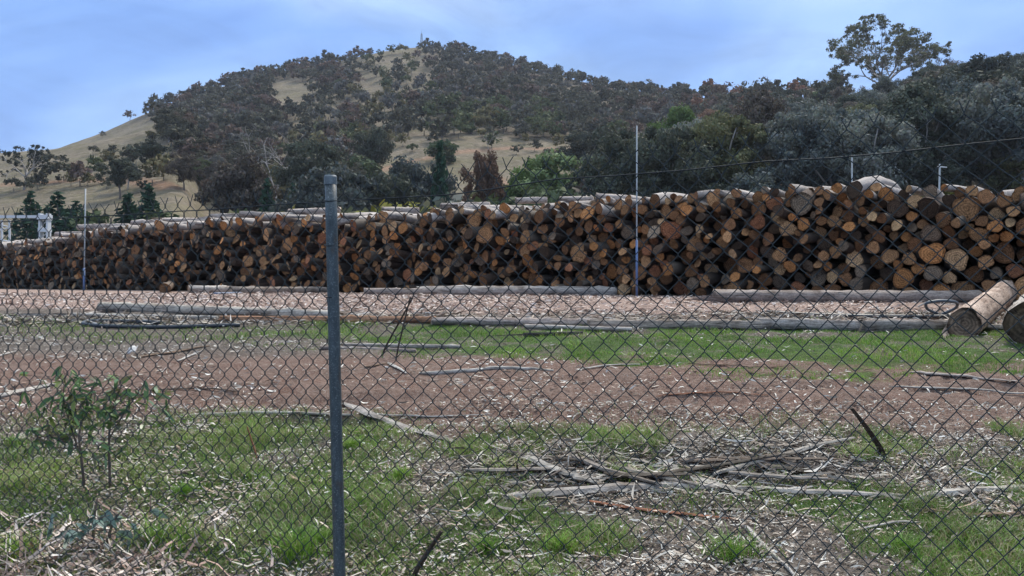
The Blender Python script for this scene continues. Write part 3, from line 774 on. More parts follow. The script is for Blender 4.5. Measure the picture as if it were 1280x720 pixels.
# ------------------------------------------------------------------ log stack
A35 = math.radians(35)
TX, TY = math.cos(A35), -math.sin(A35)       # along the face, to the right
AX, AY = math.sin(A35), math.cos(A35)        # log axis, away from the camera
FY0 = 21.8
S0, S1 = -36.0, 15.5
TOP = [(-200, 310), (0, 305), (60, 300), (90, 293), (130, 287), (200, 281), (260, 275), (330, 271), (410, 269), (470, 267), (520, 264), (600, 259), (700, 253), (760, 250), (800, 246), (860, 240), (930, 236), (1000, 231), (1060, 230), (1100, 233), (1200, 233), (1280, 230), (1600, 228)]
def stack_top(s):
    x = s * TX; y = FY0 + s * TY; px = 640 + F * x / y
    return (HZ - tab(TOP, px)) / F * y - YARD
def pack():
    """drop each log where it comes to rest lowest among random spots of a short stretch of the stack"""
    ss = np.zeros(0); hh = np.zeros(0); rr = np.zeros(0); fail = 0
    while fail < 160 and len(ss) < 2600:
        r = float(np.clip(R.lognormal(math.log(.122), .27), .07, .25))
        c0 = S0 + (S1 - S0) * R.random(); cand = np.clip(c0 + (R.random(70) - .5) * 2.4, S0, S1)
        m = np.abs(ss - c0) < 2.0; a, b, q = ss[m], hh[m], rr[m]
        if len(a):
            ds = np.abs(cand[:, None] - a[None]); sm = r + q[None]
            rest = np.where(ds < sm, b[None] + np.sqrt(np.clip(sm ** 2 - ds ** 2, 0, None)), 0).max(1)
        else: rest = np.zeros(70)
        h = np.maximum(rest, r); score = h + .10 * R.random(70)
        k = int(np.argmin(score))
        if h[k] + r * .8 > float(stack_top(cand[k])) + .10 * R.random(): fail += 1; continue
        fail = max(0, fail - 2)
        ss = np.append(ss, cand[k]); hh = np.append(hh, h[k]); rr = np.append(rr, r)
    return ss, hh, rr
SS, HH, RR = pack()
ENDC = [('orange', (.50, .25, .11), .12), ('tan', (.40, .24, .135), .26), ('pale', (.50, .35, .22), .08), ('brown', (.25, .14, .08), .29), ('grey', (.22, .18, .15), .11), ('near-black', (.085, .06, .047), .09), ('reddish', (.32, .15, .09), .05)]
def log_mesh(seed, L=4.6, seg=16, rings=7, rough=.13, taper=.12, bend=.03, knots=0):
    """unit-radius log from y=0 (sawn end) to y=L along +Y: body verts/faces and end disc verts/faces"""
    rs = np.random.default_rng(seed)
    y = np.linspace(0, L, rings); ang = np.arange(seg) / seg * 2 * PI
    lobes = 1 + rough * (np.sin(2 * ang + rs.random() * 6) * .6 + np.sin(3 * ang + rs.random() * 6) * .5 + rs.normal(size=seg) * .35)
    tl, tz = rs.normal(size=2) * .28
    bx, bz = rs.normal(size=2) * bend * L
    kn = [(rs.random(), rs.random() * 6.28, .15 + .35 * rs.random()) for _ in range(knots)]
    v = []
    for k, yy in enumerate(y):
        t = yy / L; r = lobes * (1 - taper * t) * (1 + rough * .5 * rs.normal(size=seg) * (k > 0))
        for q in range(knots):
            ky, ka, kh = kn[q]; da = np.angle(np.exp(1j * (ang - ka)))
            r = r * (1 + kh * np.exp(-((t - ky) / .018) ** 2 - (da / .5) ** 2))
        x = np.cos(ang) * r; z = np.sin(ang) * r
        yo = np.full(seg, yy) + ((tl * x + tz * z) if k == 0 else 0)
        v.append(np.stack([x + bx * t * (1 - t) * 4, yo, z + bz * t * (1 - t) * 4], -1))
    v = np.concatenate(v)
    i = np.arange(rings - 1)[:, None] * seg; j = np.arange(seg)[None]; k = (j + 1) % seg
    q = np.stack([i + j, i + seg + j, i + seg + k, i + k], -1).reshape(-1, 4)
    back = (np.arange(seg)[::-1] + (rings - 1) * seg)[None]
    # end disc: rim, mid ring, centre
    rim = v[:seg] * np.array([.985, 1, .985]) + np.array([0, -.004, 0]); c = rim.mean(0)
    mid = c + (rim - c) * .55 + np.array([0, -.012, 0]); mid[:, 1] += rs.normal(size=seg) * .012
    ev = np.concatenate([rim, mid, (c + np.array([0, -.018, 0]))[None]])
    eq = np.stack([np.arange(seg), (np.arange(seg) + 1) % seg, (np.arange(seg) + 1) % seg + seg, np.arange(seg) + seg], -1)
    et = np.stack([np.arange(seg) + seg, (np.arange(seg) + 1) % seg + seg, np.full(seg, 2 * seg)], -1)
    uv = np.concatenate([np.stack([np.ones(seg), ang / (2 * PI)], -1), np.stack([np.full(seg, .55), ang / (2 * PI)], -1), [[0, .5]]])
    return v, [q, back], ev, [eq, et], uv
def set_uvr(me, uvr):
    a = me.attributes.new('uvr', 'FLOAT_COLOR', 'POINT'); a.data.foreach_set('color', np.column_stack([uvr, np.zeros(len(uvr)), np.ones(len(uvr))]).ravel())
LV = []
for k in range(14):
    v, f, ev, ef, uv = log_mesh(100 + k, L=4.6 / .148)
    b = MB(); b.add(v, f); bm_ = b.mesh('log_body', M['bark'], True)
    b = MB(); b.add(ev, ef); em = b.mesh('log_end', M['end'], False); set_uvr(em, uv)
    LV.append((bm_, em, (v, f, ev, ef, uv)))
BARKC = [(.075, .056, .045), (.10, .075, .06), (.055, .043, .036), (.16, .13, .105), (.10, .066, .05)]
px_ = 640 + F * (SS * TX) / (FY0 + SS * TY)
app = RR / (FY0 + SS * TY)
inf = (px_ > -8) & (px_ < 1292)
ordL = sorted(range(len(SS)), key=lambda k: (not inf[k], -app[k]))
NLOG = 276
stuff = MB(); stuff_uv = []
lrows = []
def stack_place(px):
    L = [(640, 'left of the long lying log'), (690, 'above the long lying log'), (730, "over the long log's end"), (765, "over the long log's tip"), (795, 'touching the tall pole'),
         (815, 'just right of tall pole'), (835, 'close to the tall pole'), (862, 'between pole and fat log'), (888, 'beside the fat log tip'), (915, 'over the fat log tip'),
         (945, "over the fat log's start"), (975, 'above the black pipe end'), (1005, "over the fat log's middle"), (1035, 'left of the straight stake'), (1065, 'under the straight stake'),
         (1095, 'right of the straight stake'), (1125, 'midway between the stakes'), (1155, 'left of the crossed stake'), (1185, 'under the crossed stake'), (1215, 'behind the felled log end'),
         (1245, 'behind the felled log top'), (9999, 'above the biggest felled log')]
    for a, s in L:
        if px < a: return s
for rank, k in enumerate(ordL):
    s, h, r = SS[k], HH[k], RR[k]
    dep = float(np.clip(R.normal() * .26, -.5, .9)); yaw = -A35 + R.normal() * .035; pit = R.normal() * .012
    if h > stack_top(np.array([s]))[0] - .28: yaw += R.normal() * .10 - .03; dep += .1 * R.normal()
    x = s * TX + AX * dep; y = FY0 + s * TY + AY * dep; z = EYE + YARD + h
    cw = R.choice(len(ENDC), p=[c[2] for c in ENDC]); name, ec, _ = ENDC[cw]
    if px_[k] < 300 and R.random() < .45: name, ec, _ = ENDC[int(R.choice([3, 4, 5]))]
    ec = np.array(ec) * np.array([1.06, .96, .82]) * (.55 + .55 * R.random()) * (1.25 if R.random() < .12 else 1); bc = np.array(BARKC[int(R.integers(5))]) * (.5 + .4 * R.random())
    if h > stack_top(np.array([s]))[0] - .30: bc = np.array((.40, .35, .315)) * (.6 + .5 * R.random())   # top layer: pale peeled wood, with sunlight also painted into the bark colour
    bmz, emz, raw = LV[int(R.integers(14))]; roll = R.random() * 6.28
    if rank < NLOG:
        o = link('log', bmz, None, (x, y, z), (pit, roll, yaw), (r, r * 1.0, r), bc)
        o.rotation_mode = 'YXZ'; o.rotation_euler = (pit, roll, yaw)
        o.scale = (r, .148, r)
        link('cut_end', emz, o, color=ec)
        tpz = float(stack_top(np.array([s]))[0]); q = h / tpz
        rowt = 'bottom layer' if h < r * 1.6 else 'lower third' if q < .36 else 'middle' if q < .64 else 'upper third' if h < tpz - .3 else 'top layer'
        sz = 'slim' if r < .125 else 'thick' if r > .185 else 'middling'
        lrows.append((f"{sz} {name}-ended stack log, {rowt}, {stack_place(px_[k])}", o, px_[k], h))
    else:
        v, f, ev, ef, uv = raw; ca, sa = math.cos(roll), math.sin(roll); cy, sy = math.cos(yaw), math.sin(yaw)
        def tf(p):
            q = np.stack([p[:, 0] * r * ca + p[:, 2] * r * sa, p[:, 1] * .148, -p[:, 0] * r * sa + p[:, 2] * r * ca], -1)
            return np.stack([q[:, 0] * cy - q[:, 1] * sy + x, q[:, 0] * sy + q[:, 1] * cy + y, q[:, 2] + z], -1)
        stuff.add(tf(v), f, bc, 0); stuff_uv.append(np.zeros((len(v), 2)))
        stuff.add(tf(ev), ef, ec, 1); stuff_uv.append(uv)
for k in range(len(SS)):                    # the second tier of the stack, behind the first
    s, h, r = SS[k] + 1.9, HH[k], RR[k]
    if s > S1 + .5: continue
    x = s * TX + AX * 5.0; y = FY0 + s * TY + AY * 5.0; z = EYE + YARD + h
    p0 = np.array([x, y, z]); v, f = tube([p0, p0 + np.array([AX, AY, 0]) * 4.4], r * 1.06, 9)
    stuff.add(v, f, np.array(BARKC[int(R.integers(5))]) * .7, 0); stuff_uv.append(np.zeros((len(v), 2)))
me = stuff.mesh('stacked_logs', [M['bark'], M['end']], True); set_uvr(me, np.concatenate(stuff_uv))
so_ = link('stacked_logs', me); tag(so_, 'far part of the long log stack, brown sawn ends packed together', None, kind='stuff')
uniq(lrows, 'logs in the long stack', 'log')

# logs lying across the top of the stack and on the ground
def long_log(p0, p1, r0, r1, bark, endc, label, name='log', sides=16, group=None, rough=.12, endslot=True, knots=True):
    p0 = np.array(p0, float); p1 = np.array(p1, float); d = p1 - p0; L = np.linalg.norm(d)
    v, f, ev, ef, uv = log_mesh(int(R.integers(1e6)), L, sides, 40, rough, 1 - r1 / r0, .014, 9)
    v = v * np.array([r0, 1, r0]); ev = ev * np.array([r0, 1, r0])
    if L > 0: v[:, 1] = np.where(np.abs(v[:, 1]) < .5, v[:, 1] * r0, v[:, 1]); ev[:, 1] *= r0
    b = MB(); b.add(v, f); bm1 = b.mesh(name + '_body', M['bark2'], True)
    b = MB(); b.add(ev, ef); em = b.mesh(name + '_end', M['end']); set_uvr(em, uv)
    yaw = math.atan2(-d[0], d[1]); pit = math.atan2(d[2], math.hypot(d[0], d[1]))
    o = link(name, bm1, None, p0, None, None, bark); o.rotation_mode = 'YXZ'; o.rotation_mode = 'XYZ'
    o.rotation_euler = (pit, 0, yaw)
    link('cut_end', em, o, color=endc)
    tag(o, label, 'log', group); return o
def m_bark2():
    m, nt, out = newmat('peeling_pale_bark'); g = G(nt); co = g.coord()
    base = g.mix(1.0, g.attr(), g.objcol(), 'MULTIPLY')
    big = g.noise(g.map(co, (1.6, .9, 1.6)), 2.2, 5, .65, .6)
    st = g.noise(g.map(co, (9, .8, 9)), 4, 6, .7, .3); fi = g.noise(co, 30, 4, .7)
    c = g.mix(1.0, base, g.ramp(big, [(.34, (.42, .36, .32)), (.46, (.85, .8, .76)), (.6, (1.1, 1.08, 1.05)), (.72, (1.3, 1.25, 1.2))]), 'MULTIPLY')
    c = g.mix(1.0, c, g.ramp(st, [(.34, .3), (.44, .85), (.7, 1.25)]), 'MULTIPLY')
    c = g.mix(.7, c, g.ramp(fi, [(.3, .55), (.6, 1.15)]), 'MULTIPLY')
    g.bsdf(out, c, .9, g.math('ADD', g.math('MULTIPLY', st, 1.0), big), .9, .03, .12); return m
M['bark2'] = m_bark2()
TOPL = [(20, 66, 303), (70, 112, 293), (100, 160, 284), (165, 232, 279), (205, 262, 276), (262, 320, 271), (300, 352, 268), (362, 425, 265), (425, 463, 271), (430, 470, 281), (478, 524, 263), (552, 612, 258), (575, 636, 262), (644, 684, 251),
        (700, 742, 250), (745, 792, 247), (742, 770, 256), (60, 100, 305), (130, 190, 290)]
bands = ['beside the gantry foot', 'left of the thin white pole', 'at the thin white pole', 'below the sharp lone conifer', 'right of the sharp lone conifer', 'below the olive shrub', 'below the slim conifer', 'just left of the fence post', 'just right of the fence post', 'under the one right of the fence post',
         'below the low dark gum', 'below the black-green conifer', 'below the rusty tree', 'below the round green bush', 'below the pale willow', 'just left of the tall white pole', 'second layer, left of the tall white pole', 'low by the gantry column', 'under the thin pole neighbours']
for (xa, xb, py), bd in zip(TOPL, bands):
    # end points where they lie on top of the stack, a little behind its face
    def on_stack(px, back):
        u = (px - 640) / F; y = (FY0 + back) / (1 + .7 * u); return np.array([u * y, y, EYE + (HZ - py) / F * y])
    a_ = on_stack(xa, .5 + .3 * R.random()); b_ = on_stack(xb, 1.0 + .9 * R.random())
    r = .10 + .05 * R.random()
    b_[2] = a_[2] + R.normal() * .03
    k = .85 + .4 * R.random()
    long_log(a_, b_, r, r * .85, (.42 * k, .37 * k, .34 * k), (.35, .24, .15), f'pale peeled log lying crosswise on the stack, {bd}', group='pale logs across the stack top')
def glog(pxa, pya, pxb, pyb, r0, r1, bark, endc, label, lift=0, sink=.8, **kw):
    a_ = hit(pxa, pya, 6); b_ = hit(pxb, pyb, 6); a_[2] += r0 * sink + lift; b_[2] += r1 * sink + lift
    return long_log(a_, b_, r0, r1, bark, endc, label, **kw)
pale = (.42, .36, .33)
# the two pale felled logs at the edge, seen end-on
a_ = hit(1206, 421, 6); b_ = hit(1258, 376.5, 6); a_[2] += .17; b_[2] += .2
long_log(a_, b_, .195, .19, (.46, .36, .30), (.15, .11, .08), 'pale peeling felled log with dark end, slimmer of two beside the yard grass', sides=22, rough=.06)
a_ = hit(1292, 433, 6); b_ = hit(1318, 388, 6); a_[2] += .27; b_[2] += .27
long_log(a_, b_, .31, .3, (.5, .46, .42), (.13, .095, .065), 'thickest pale felled log with big dark end at the yard edge', sides=24, rough=.05)
glog(891, 378, 1225, 378, .135, .12, (.3, .26, .24), (.3, .22, .16), 'fat weathered log lying along the stack foot behind the black pipe')
glog(455, 368.5, 556, 368.5, .085, .09, (.33, .29, .27), (.3, .22, .16), 'shorter grey log lying at the stack foot right of the fence post')
glog(553, 369, 770, 369, .115, .11, (.36, .33, .31), (.3, .22, .16), 'long grey log lying at the stack foot left of the white pole')
glog(236, 367, 288, 366.5, .13, .12, (.5, .46, .42), (.35, .26, .18), 'short whitish log at the stack foot left of the fence post')
glog(288, 367.5, 408, 366, .11, .1, (.24, .21, .19), (.3, .22, .16), 'darker grey log following the short whitish log')
glog(206, 366, 236, 352, .17, .16, (.2, .16, .13), (.3, .2, .12), 'single log jutting out of the stack foot near the whitish log')
glog(125, 388, 420, 398, .075, .06, (.42, .39, .35), (.3, .22, .16), 'long pale log half sunk in debris beside the dirt track')
glog(90, 396, 272, 399, .035, .03, (.5, .47, .43), (.3, .22, .16), 'thin pale pole lying in front of the half-sunk log')
glog(276, 403, 545, 404, .05, .05, (.34, .2, .13), (.35, .22, .12), 'reddish brown log crossing behind the fence post')
glog(540, 406, 742, 409, .06, .065, pale, (.3, .24, .18), 'pale grey log edging the bright grass, right of the reddish one')
glog(735, 410, 955, 411, .06, .06, (.36, .31, .27), (.3, .24, .18), 'dull grey log edging the middle of bright grass')
glog(945, 410, 1090, 413, .08, .07, (.36, .33, .31), (.3, .24, .18), 'weathered grey log below the black pipe')
glog(1075, 415, 1195, 413, .09, .08, (.3, .27, .25), (.3, .24, .18), 'cracked grey log touching the slimmer felled log')
glog(1225, 412, 1300, 414, .05, .04, (.4, .37, .34), (.3, .24, .18), 'thin grey pole between the two felled logs')
for (xa, ya, xb, yb, c_, lb) in [(430, 434, 575, 436, (.42, .39, .36), 'thin pale pole along the near edge of grass, by the stakes'), (400, 438, 520, 441, (.3, .26, .24), 'thin brown pole along the near edge of grass'), (655, 421, 728, 418, (.1, .09, .08), 'short dark plank lying in the bright grass'), (655, 411, 790, 414, (.5, .46, .42), 'thin white slat at the back of the grass')]:
    glog(xa, ya, xb, yb, .03, .025, c_, c_, lb, name='pole')

# poles ---------------------------------------------------------------
def pole(px, ytop, ybase, d, r, label, sleeve=None, lean=0, cross=False):
    u = (px - 640) / F
    x, y = u * d, d; z0 = T(x, y); zt = EYE + (HZ - ytop) / F * d
    root = bpy.data.objects.new('marker_pole', None); COL.objects.link(root); root.location = (x, y, z0)
    b = MB(); v, f = tube([(0, 0, -.1), (lean * .5, 0, (zt - z0) / 2), (lean, 0, zt - z0)], r, 8); b.add(v, f)
    link('shaft', b.mesh('pole_shaft', M['steel'], True), root, color=(.30, .325, .34))
    if sleeve:
        zs = EYE + (HZ - sleeve) / F * d - z0; b = MB(); v, f = tube([(0, 0, -.05), (lean * .3 * zs / (zt - z0), 0, zs)], r * 1.5, 10); b.add(v, f)
        link('sleeve', b.mesh('pole_sleeve', M['steel'], True), root, color=(.09, .15, .3))
    if cross:
        b = MB(); v, f = tube([(lean - .06, 0, zt - z0 - .08), (lean + .2, 0, zt - z0 - .10)], r * .8, 6); b.add(v, f)
        link('crossbar', b.mesh('pole_crossbar', M['steel'], True), root, color=(.55, .58, .6))
    tag(root, label, 'pole', 'marker poles along the stack'); return root
pole(796, 157, 366, 17.6, .017, 'tall thin white pole with blue sleeve in front of the high stack', 300)
pole(105, 236, 362, 31.5, .028, 'thin white pole with blue sleeve before the low end of stack', 335, lean=.06)
pole(1065, 197, 240, 24, .022, 'straight pale stake rising above the top logs')
pole(1171, 205, 240, 23, .024, 'slightly tilted pale stake with short crossbar above the top logs', None, .09, True)

# ------------------------------------------------------------------ branches, bark and other debris
def ground_path(pts, n=14, lift=.015):
    p = np.array(pts, float); k = np.concatenate([[0], np.cumsum(np.hypot(*np.diff(p, axis=0).T))]); k /= k[-1]
    t = np.linspace(0, 1, n)
    out = np.array([hit(np.interp(q, k, p[:, 0]), np.interp(q, k, p[:, 1])) for q in t])
    sm = out.copy(); sm[1:-1] = (out[:-2] + 2 * out[1:-1] + out[2:]) / 4
    sm[:, 2] = np.maximum(sm[:, 2], out[:, 2]) + lift
    return sm
def debris(name, pts, wd, col, label, cat, flat=.5, lift=.012, taper=.5, sides=7, wob=.35, group=None, n=14):
    p = ground_path(pts, n, lift)
    p[:, :2] += R.normal(size=(n, 2)) * wd * .08
    r = np.interp(np.linspace(0, 1, n), [0, .12, .6, 1], [.55, 1, .95, taper]) * wd / 2
    b = MB(); v, f = tube(p, r, sides, flat, True, (0, 0, 1), wob); b.add(v, f)
    o = link(name, b.mesh(name, M['strip'], False), color=col); tag(o, label, cat, group); return o
def upright(name, base, top, wd, col, label, cat, flat=.6, n=6, bend=0):
    b0 = hit(*base); d = b0[1]; p1 = np.array([(top[0] - 640) / F * d, d, EYE + (HZ - top[1]) / F * d])
    t = np.linspace(0, 1, n)[:, None]; p = b0 + (p1 - b0) * t; p[:, 0] += np.sin(t[:, 0] * PI) * bend; p[0, 2] -= .03
    b = MB(); v, f = tube(p, np.linspace(wd / 2, wd * .32, n), 7, flat, True, (0, 0, 1), .4); b.add(v, f)
    o = link(name, b.mesh(name, M['strip']), color=col); tag(o, label, cat); return o
grey = (.33, .30, .275); pal = (.46, .425, .385); dk = (.07, .055, .045); br = (.2, .14, .1); red = (.28, .13, .08)
debris('branch', [(-20, 502), (35, 490), (72, 482)], .055, pal, 'straight pale branch lying in grass left of the gum sapling', 'branch', .7)
debris('branch', [(225, 523), (300, 519), (350, 518), (415, 521), (440, 523)], .05, pal, 'long pale branch lying flat, passing behind the fence post', 'branch', .6)
debris('bark_strip', [(432, 507), (470, 524), (520, 541), (568, 554)], .10, grey, 'broad curving strip of grey bark beside the fence post', 'bark', .4)
debris('branch', [(455, 520), (540, 523), (612, 521)], .03, pal, 'thin pale stick lying past the broad grey bark strip', 'branch')
debris('bark_strip', [(590, 602), (660, 589), (740, 583), (800, 575), (885, 569)], .06, dk, 'long blackened bark strip on the bark heap, uppermost of its row', 'bark', .5)
debris('bark_strip', [(690, 596), (770, 581), (850, 575)], .09, (.16, .13, .11), 'dark bark piece tucked under the long blackened strip', 'bark', .5)
debris('branch', [(560, 606), (640, 596), (720, 599), (790, 592)], .045, grey, 'grey stick along the near side of the bark heap', 'branch')
debris('branch', [(600, 592), (650, 600), (690, 610)], .03, br, 'brown twig poking out of the bark heap towards the post', 'branch')
debris('split_log', [(630, 625), (720, 618), (800, 612), (880, 612), (940, 614)], .10, grey, 'long weathered split log, shadowed underside, crossing the near litter', 'log', .5, .015)
debris('split_log', [(905, 611), (980, 617), (1060, 620), (1130, 622)], .085, (.36, .33, .30), 'pale split log continuing the weathered one to the right', 'log', .5, .01)
debris('split_log', [(1135, 627), (1200, 617), (1290, 612), (1330, 612)], .10, (.40, .37, .33), 'pale weathered slab end beyond the pale split log', 'log', .5, .01)
debris('bark_strip', [(735, 629), (800, 640), (860, 647), (918, 652)], .035, red, 'thin reddish bark strip in front of the weathered split log', 'bark')
debris('branch', [(925, 655), (955, 685), (992, 722)], .03, pal, 'pale crooked stick pointing at the viewer from the litter', 'branch', .8)
debris('bark_strip', [(900, 592), (950, 583), (1012, 576)], .10, (.22, .19, .17), 'broad dark bark slab at the end of the bark heap', 'bark', .45)
debris('bark_strip', [(920, 604), (985, 590), (1015, 582)], .05, pal, 'whitish bark strip below the broad dark slab', 'bark')
debris('branch', [(1010, 596), (1100, 586), (1190, 583), (1290, 590)], .022, (.12, .11, .1), 'thin dark stick lying behind the pale slab end', 'branch')
debris('branch', [(525, 469), (580, 466), (630, 461), (692, 465)], .045, pal, 'pale bent branch on the red dirt right of the fence post', 'branch', .8)
debris('branch', [(455, 461), (485, 455)], .03, br, 'short brown branch half of a broken pair on red dirt', 'branch')
debris('branch', [(485, 455), (508, 468)], .045, pal, 'short pale branch half of a broken pair on red dirt', 'branch')
debris('branch', [(165, 449), (210, 443), (262, 434)], .04, br, 'brown branch lying on dirt near the white rag', 'branch')
debris('branch', [(222, 453), (252, 440)], .04, pal, 'short pale branch crossing the brown one near the rag', 'branch')
debris('plank', [(1138, 467), (1200, 472), (1268, 480)], .09, (.34, .29, .26), 'grey plank lying on red dirt below the felled logs', 'plank', .3)
debris('branch', [(1110, 487), (1200, 489), (1300, 497)], .035, pal, 'thin pale branch on the dirt nearer than the grey plank', 'branch')
debris('branch', [(860, 456), (930, 460), (985, 461)], .025, br, 'thin brown stick on the dirt under the bright grass', 'branch')
debris('branch', [(720, 464), (760, 458), (800, 457)], .03, pal, 'small pale stick at the dirt edge of the bright grass', 'branch')
debris('branch', [(820, 498), (900, 492), (960, 496)], .022, red, 'thin reddish twig on the red dirt', 'branch')
debris('branch', [(190, 489), (260, 488), (300, 492)], .025, dk, 'dark twig behind the gum sapling', 'branch')
debris('branch', [(20, 440), (0, 446), (-30, 452)], .03, pal, 'short pale stick at the edge of the dirt, far from the post', 'branch')
debris('bark_strip', [(880, 640), (960, 640), (1030, 652)], .03, (.3, .26, .23), 'flat grey bark flake in front of the pale split log', 'bark')
debris('bark_strip', [(1150, 640), (1210, 648), (1280, 645)], .045, br, 'brown bark flake in front of the pale slab end', 'bark')
debris('branch', [(1050, 670), (1120, 655), (1200, 660)], .02, pal, 'thin white twig in the near litter by the brown flake', 'branch')
debris('branch', [(640, 700), (700, 690), (760, 702)], .016, br, 'thin brown twig in the near grass', 'branch')
upright('branch', (514, 724), (552, 664), .028, dk, 'dark stick poking up from the near grass right of the post', 'branch', .8)
upright('bark_strip', (1106, 570), (1064, 510), .075, dk, 'black slab of bark standing upright in the litter', 'bark', .4, bend=.012)
upright('branch', (322, 573), (309, 533), .022, red, 'short rusty stick standing up left of the fence post', 'branch')
upright('stake', (476, 444), (516, 372), .035, dk, 'leaning dark stake by the grass, flatter of two', 'stake')
upright('stake', (495, 446), (513, 371), .04, dk, 'steeper dark stake leaning beside the flatter one', 'stake')
upright('branch', (1145, 384), (1164, 375), .05, pal, 'short white stick propped against the fat lying log', 'branch')
for k in range(14):
    px = 620 + R.random() * 360; py = 577 + R.random() * 34; l = 28 + 62 * R.random(); a = R.normal() * .26
    debris('bark_strip', [(px - l, py + l * a), (px - l * .3, py + l * a * .2 + 2), (px + l * .4, py - l * a * .5), (px + l, py - l * a)], .03 + .05 * R.random(), [(.24, .21, .185), (.10, .085, .07), (.16, .125, .1), (.34, .31, .275)][k % 4], 'long grey or dark bark strip lying in the bark heap', 'bark', .45, .02 + .05 * R.random(), group='bark strips in the heap')
# dense twigs on the bark heap
for k in range(26):
    px = 640 + R.random() * 380; py = 574 + R.random() * 44; a = R.normal() * .35; l = 14 + 34 * R.random()
    debris('twig', [(px - l, py + l * a * .3), (px, py), (px + l, py - l * a * .3)], .012 + .014 * R.random(), [grey, pal, dk, br][int(R.integers(4))], 'loose twig in the bark heap behind the weathered split log', 'twig', .7, .015 + .015 * R.random(), group='twigs in the bark heap', n=7, sides=5)
# black pipe
def hose(path3, r, label, col=(.025, .03, .038)):
    p = np.array(path3); t = np.linspace(0, 1, len(p)); tt = np.linspace(0, 1, len(p) * 6)
    q = np.stack([np.interp(tt, t, p[:, i]) for i in range(3)], -1)
    for _ in range(6): q[1:-1] = (q[:-2] + 2 * q[1:-1] + q[2:]) / 4
    b = MB(); v, f = tube(q, r, 8); b.add(v, f); o = link('pipe', b.mesh('pipe', M['steel'], True), color=col); tag(o, label, 'pipe'); return o
gp = lambda px, py, up=0: hit(px, py, 6) + np.array([0, 0, .03 + up])
hose([gp(x, y) for x, y in [(958, 393), (1010, 396), (1080, 398), (1150, 399), (1185, 399)]], .03, 'straight black pipe lying before the fat lying log')
b0 = hit(1180, 398, 6); dd = b0[1]
q = lambda px, py: np.array([(px - 640) / F * dd, dd + (py - 385) * .02, EYE + (HZ - py) / F * dd])
hose([q(1185, 394), (q(1196, 385)), q(1190, 377), q(1168, 375), q(1150, 378), q(1160, 387), q(1184, 394)], .022, 'blue-grey hose loop raised beside the slimmer felled log', (.06, .075, .095))
hose([gp(x, y) for x, y in [(300, 409), (240, 411), (190, 412), (130, 411), (101, 408), (108, 404), (140, 404), (200, 406)]], .028, 'flattened black pipe loop on the ground before the half-sunk log')
hose([gp(x, y) for x, y in [(268, 368.5), (320, 367), (376, 366.0)]], .03, 'blue-grey pipe leaning along the stack foot near whitish log', (.12, .16, .24))
b0 = hit(165, 446, 6); b = MB(); t = np.linspace(0, 1, 6); uu, vv = np.meshgrid(t, t)
pv = np.stack([(uu - .5) * .10, (vv - .5) * .08, .03 + .07 * vv + .04 * R.random(uu.shape)], -1).reshape(-1, 3) + b0
i = np.arange(5)[:, None] * 6; j = np.arange(5)[None]; b.add(pv, np.stack([i + j, i + j + 1, i + j + 7, i + j + 6], -1).reshape(-1, 4))
o = link('rag', b.mesh('rag', M['rag'], True), color=(.5, .48, .47)); tag(o, 'small crumpled white rag on the dirt behind the sapling', 'rag')
md = o.modifiers.new('thick', 'SOLIDIFY'); md.thickness = .006

# ------------------------------------------------------------------ litter
def scatter(n, d0, d1, umax, powr=1.0):
    d = d0 + (d1 - d0) * R.random(n) ** powr
    x = (R.random(n) * 2 - 1) * umax * d
    return x, d
def chips(n, d0, d1, wfun, l0, l1, w0, w1, palette, up=.25, powr=1.0, umax=.85):
    x, y = scatter(n, d0, d1, umax, powr); keep = R.random(n) < wfun(x, y); x, y = x[keep], y[keep]; n = len(x)
    z = terrain(x, y) + .006 + .02 * R.random(n) ** 2
    yaw = np.where(R.random(n) < .5, R.normal(size=n) * .5, R.random(n) * PI); L = (l0 + (l1 - l0) * R.random(n) ** 2.0) / 2; W = (w0 + (w1 - w0) * R.random(n)) / 2
    tilt = R.normal(size=n) * up; roll = R.normal(size=n) * .6; curl = R.normal(size=n) * .35
    t = np.stack([np.cos(yaw) * np.cos(tilt), np.sin(yaw) * np.cos(tilt), np.sin(tilt)], -1)
    s = np.stack([-np.sin(yaw) * np.cos(roll), np.cos(yaw) * np.cos(roll), np.sin(roll)], -1)
    c = np.stack([x, y, z + np.abs(np.sin(tilt)) * L], -1)
    up_ = np.cross(t, s)
    rows = []
    for k, (a, wk) in enumerate(((-1, .35), (-.3, 1), (.4, .9), (1, .2))):
        m = c + t * (L * a)[:, None] + up_ * (curl * L * (a * a))[:, None]
        rows += [m - s * (W * wk)[:, None], m + s * (W * wk)[:, None]]
    v = np.stack(rows, 1).reshape(-1, 3)
    o = np.arange(n)[:, None] * 8
    f = np.concatenate([o + np.array([[2 * k, 2 * k + 1, 2 * k + 3, 2 * k + 2]]) for k in range(3)])
    pal_ = np.array(palette); col = pal_[R.integers(len(pal_), size=n)] * (.7 + .6 * R.random(n))[:, None]
    return v, f, np.repeat(col, 8, 0)
LP = [(.52, .475, .41), (.42, .37, .31), (.30, .25, .20), (.20, .155, .12), (.45, .37, .30), (.12, .09, .07), (.60, .56, .50), (.34, .24, .17), (.36, .33, .28), (.25, .2, .16), (.15, .115, .095)]
lit = MB()
w1 = lambda x, y: np.clip(.25 + 1.1 * sstep(.35, .65, fbm(x * 1.1, y * 1.1, 61)) - .6 * near_grass(x, y), .08, 1) * (1 - .8 * strip_grass(x, y)) * (1 - .6 * (zones(x, y)[..., 1]))
w2 = lambda x, y: np.clip(.45 + .6 * sstep(.4, .6, fbm(x * 2.3, y * 2.3, 65)), 0, 1) * (1 - .55 * zones(x, y)[..., 1])
w2b = w2
w2 = lambda x, y: w2b(x, y) * (1 - .75 * near_grass(x, y)) * (.35 + .9 * sstep(.35, .6, fbm(x * .9, y * 3.2, 67)))
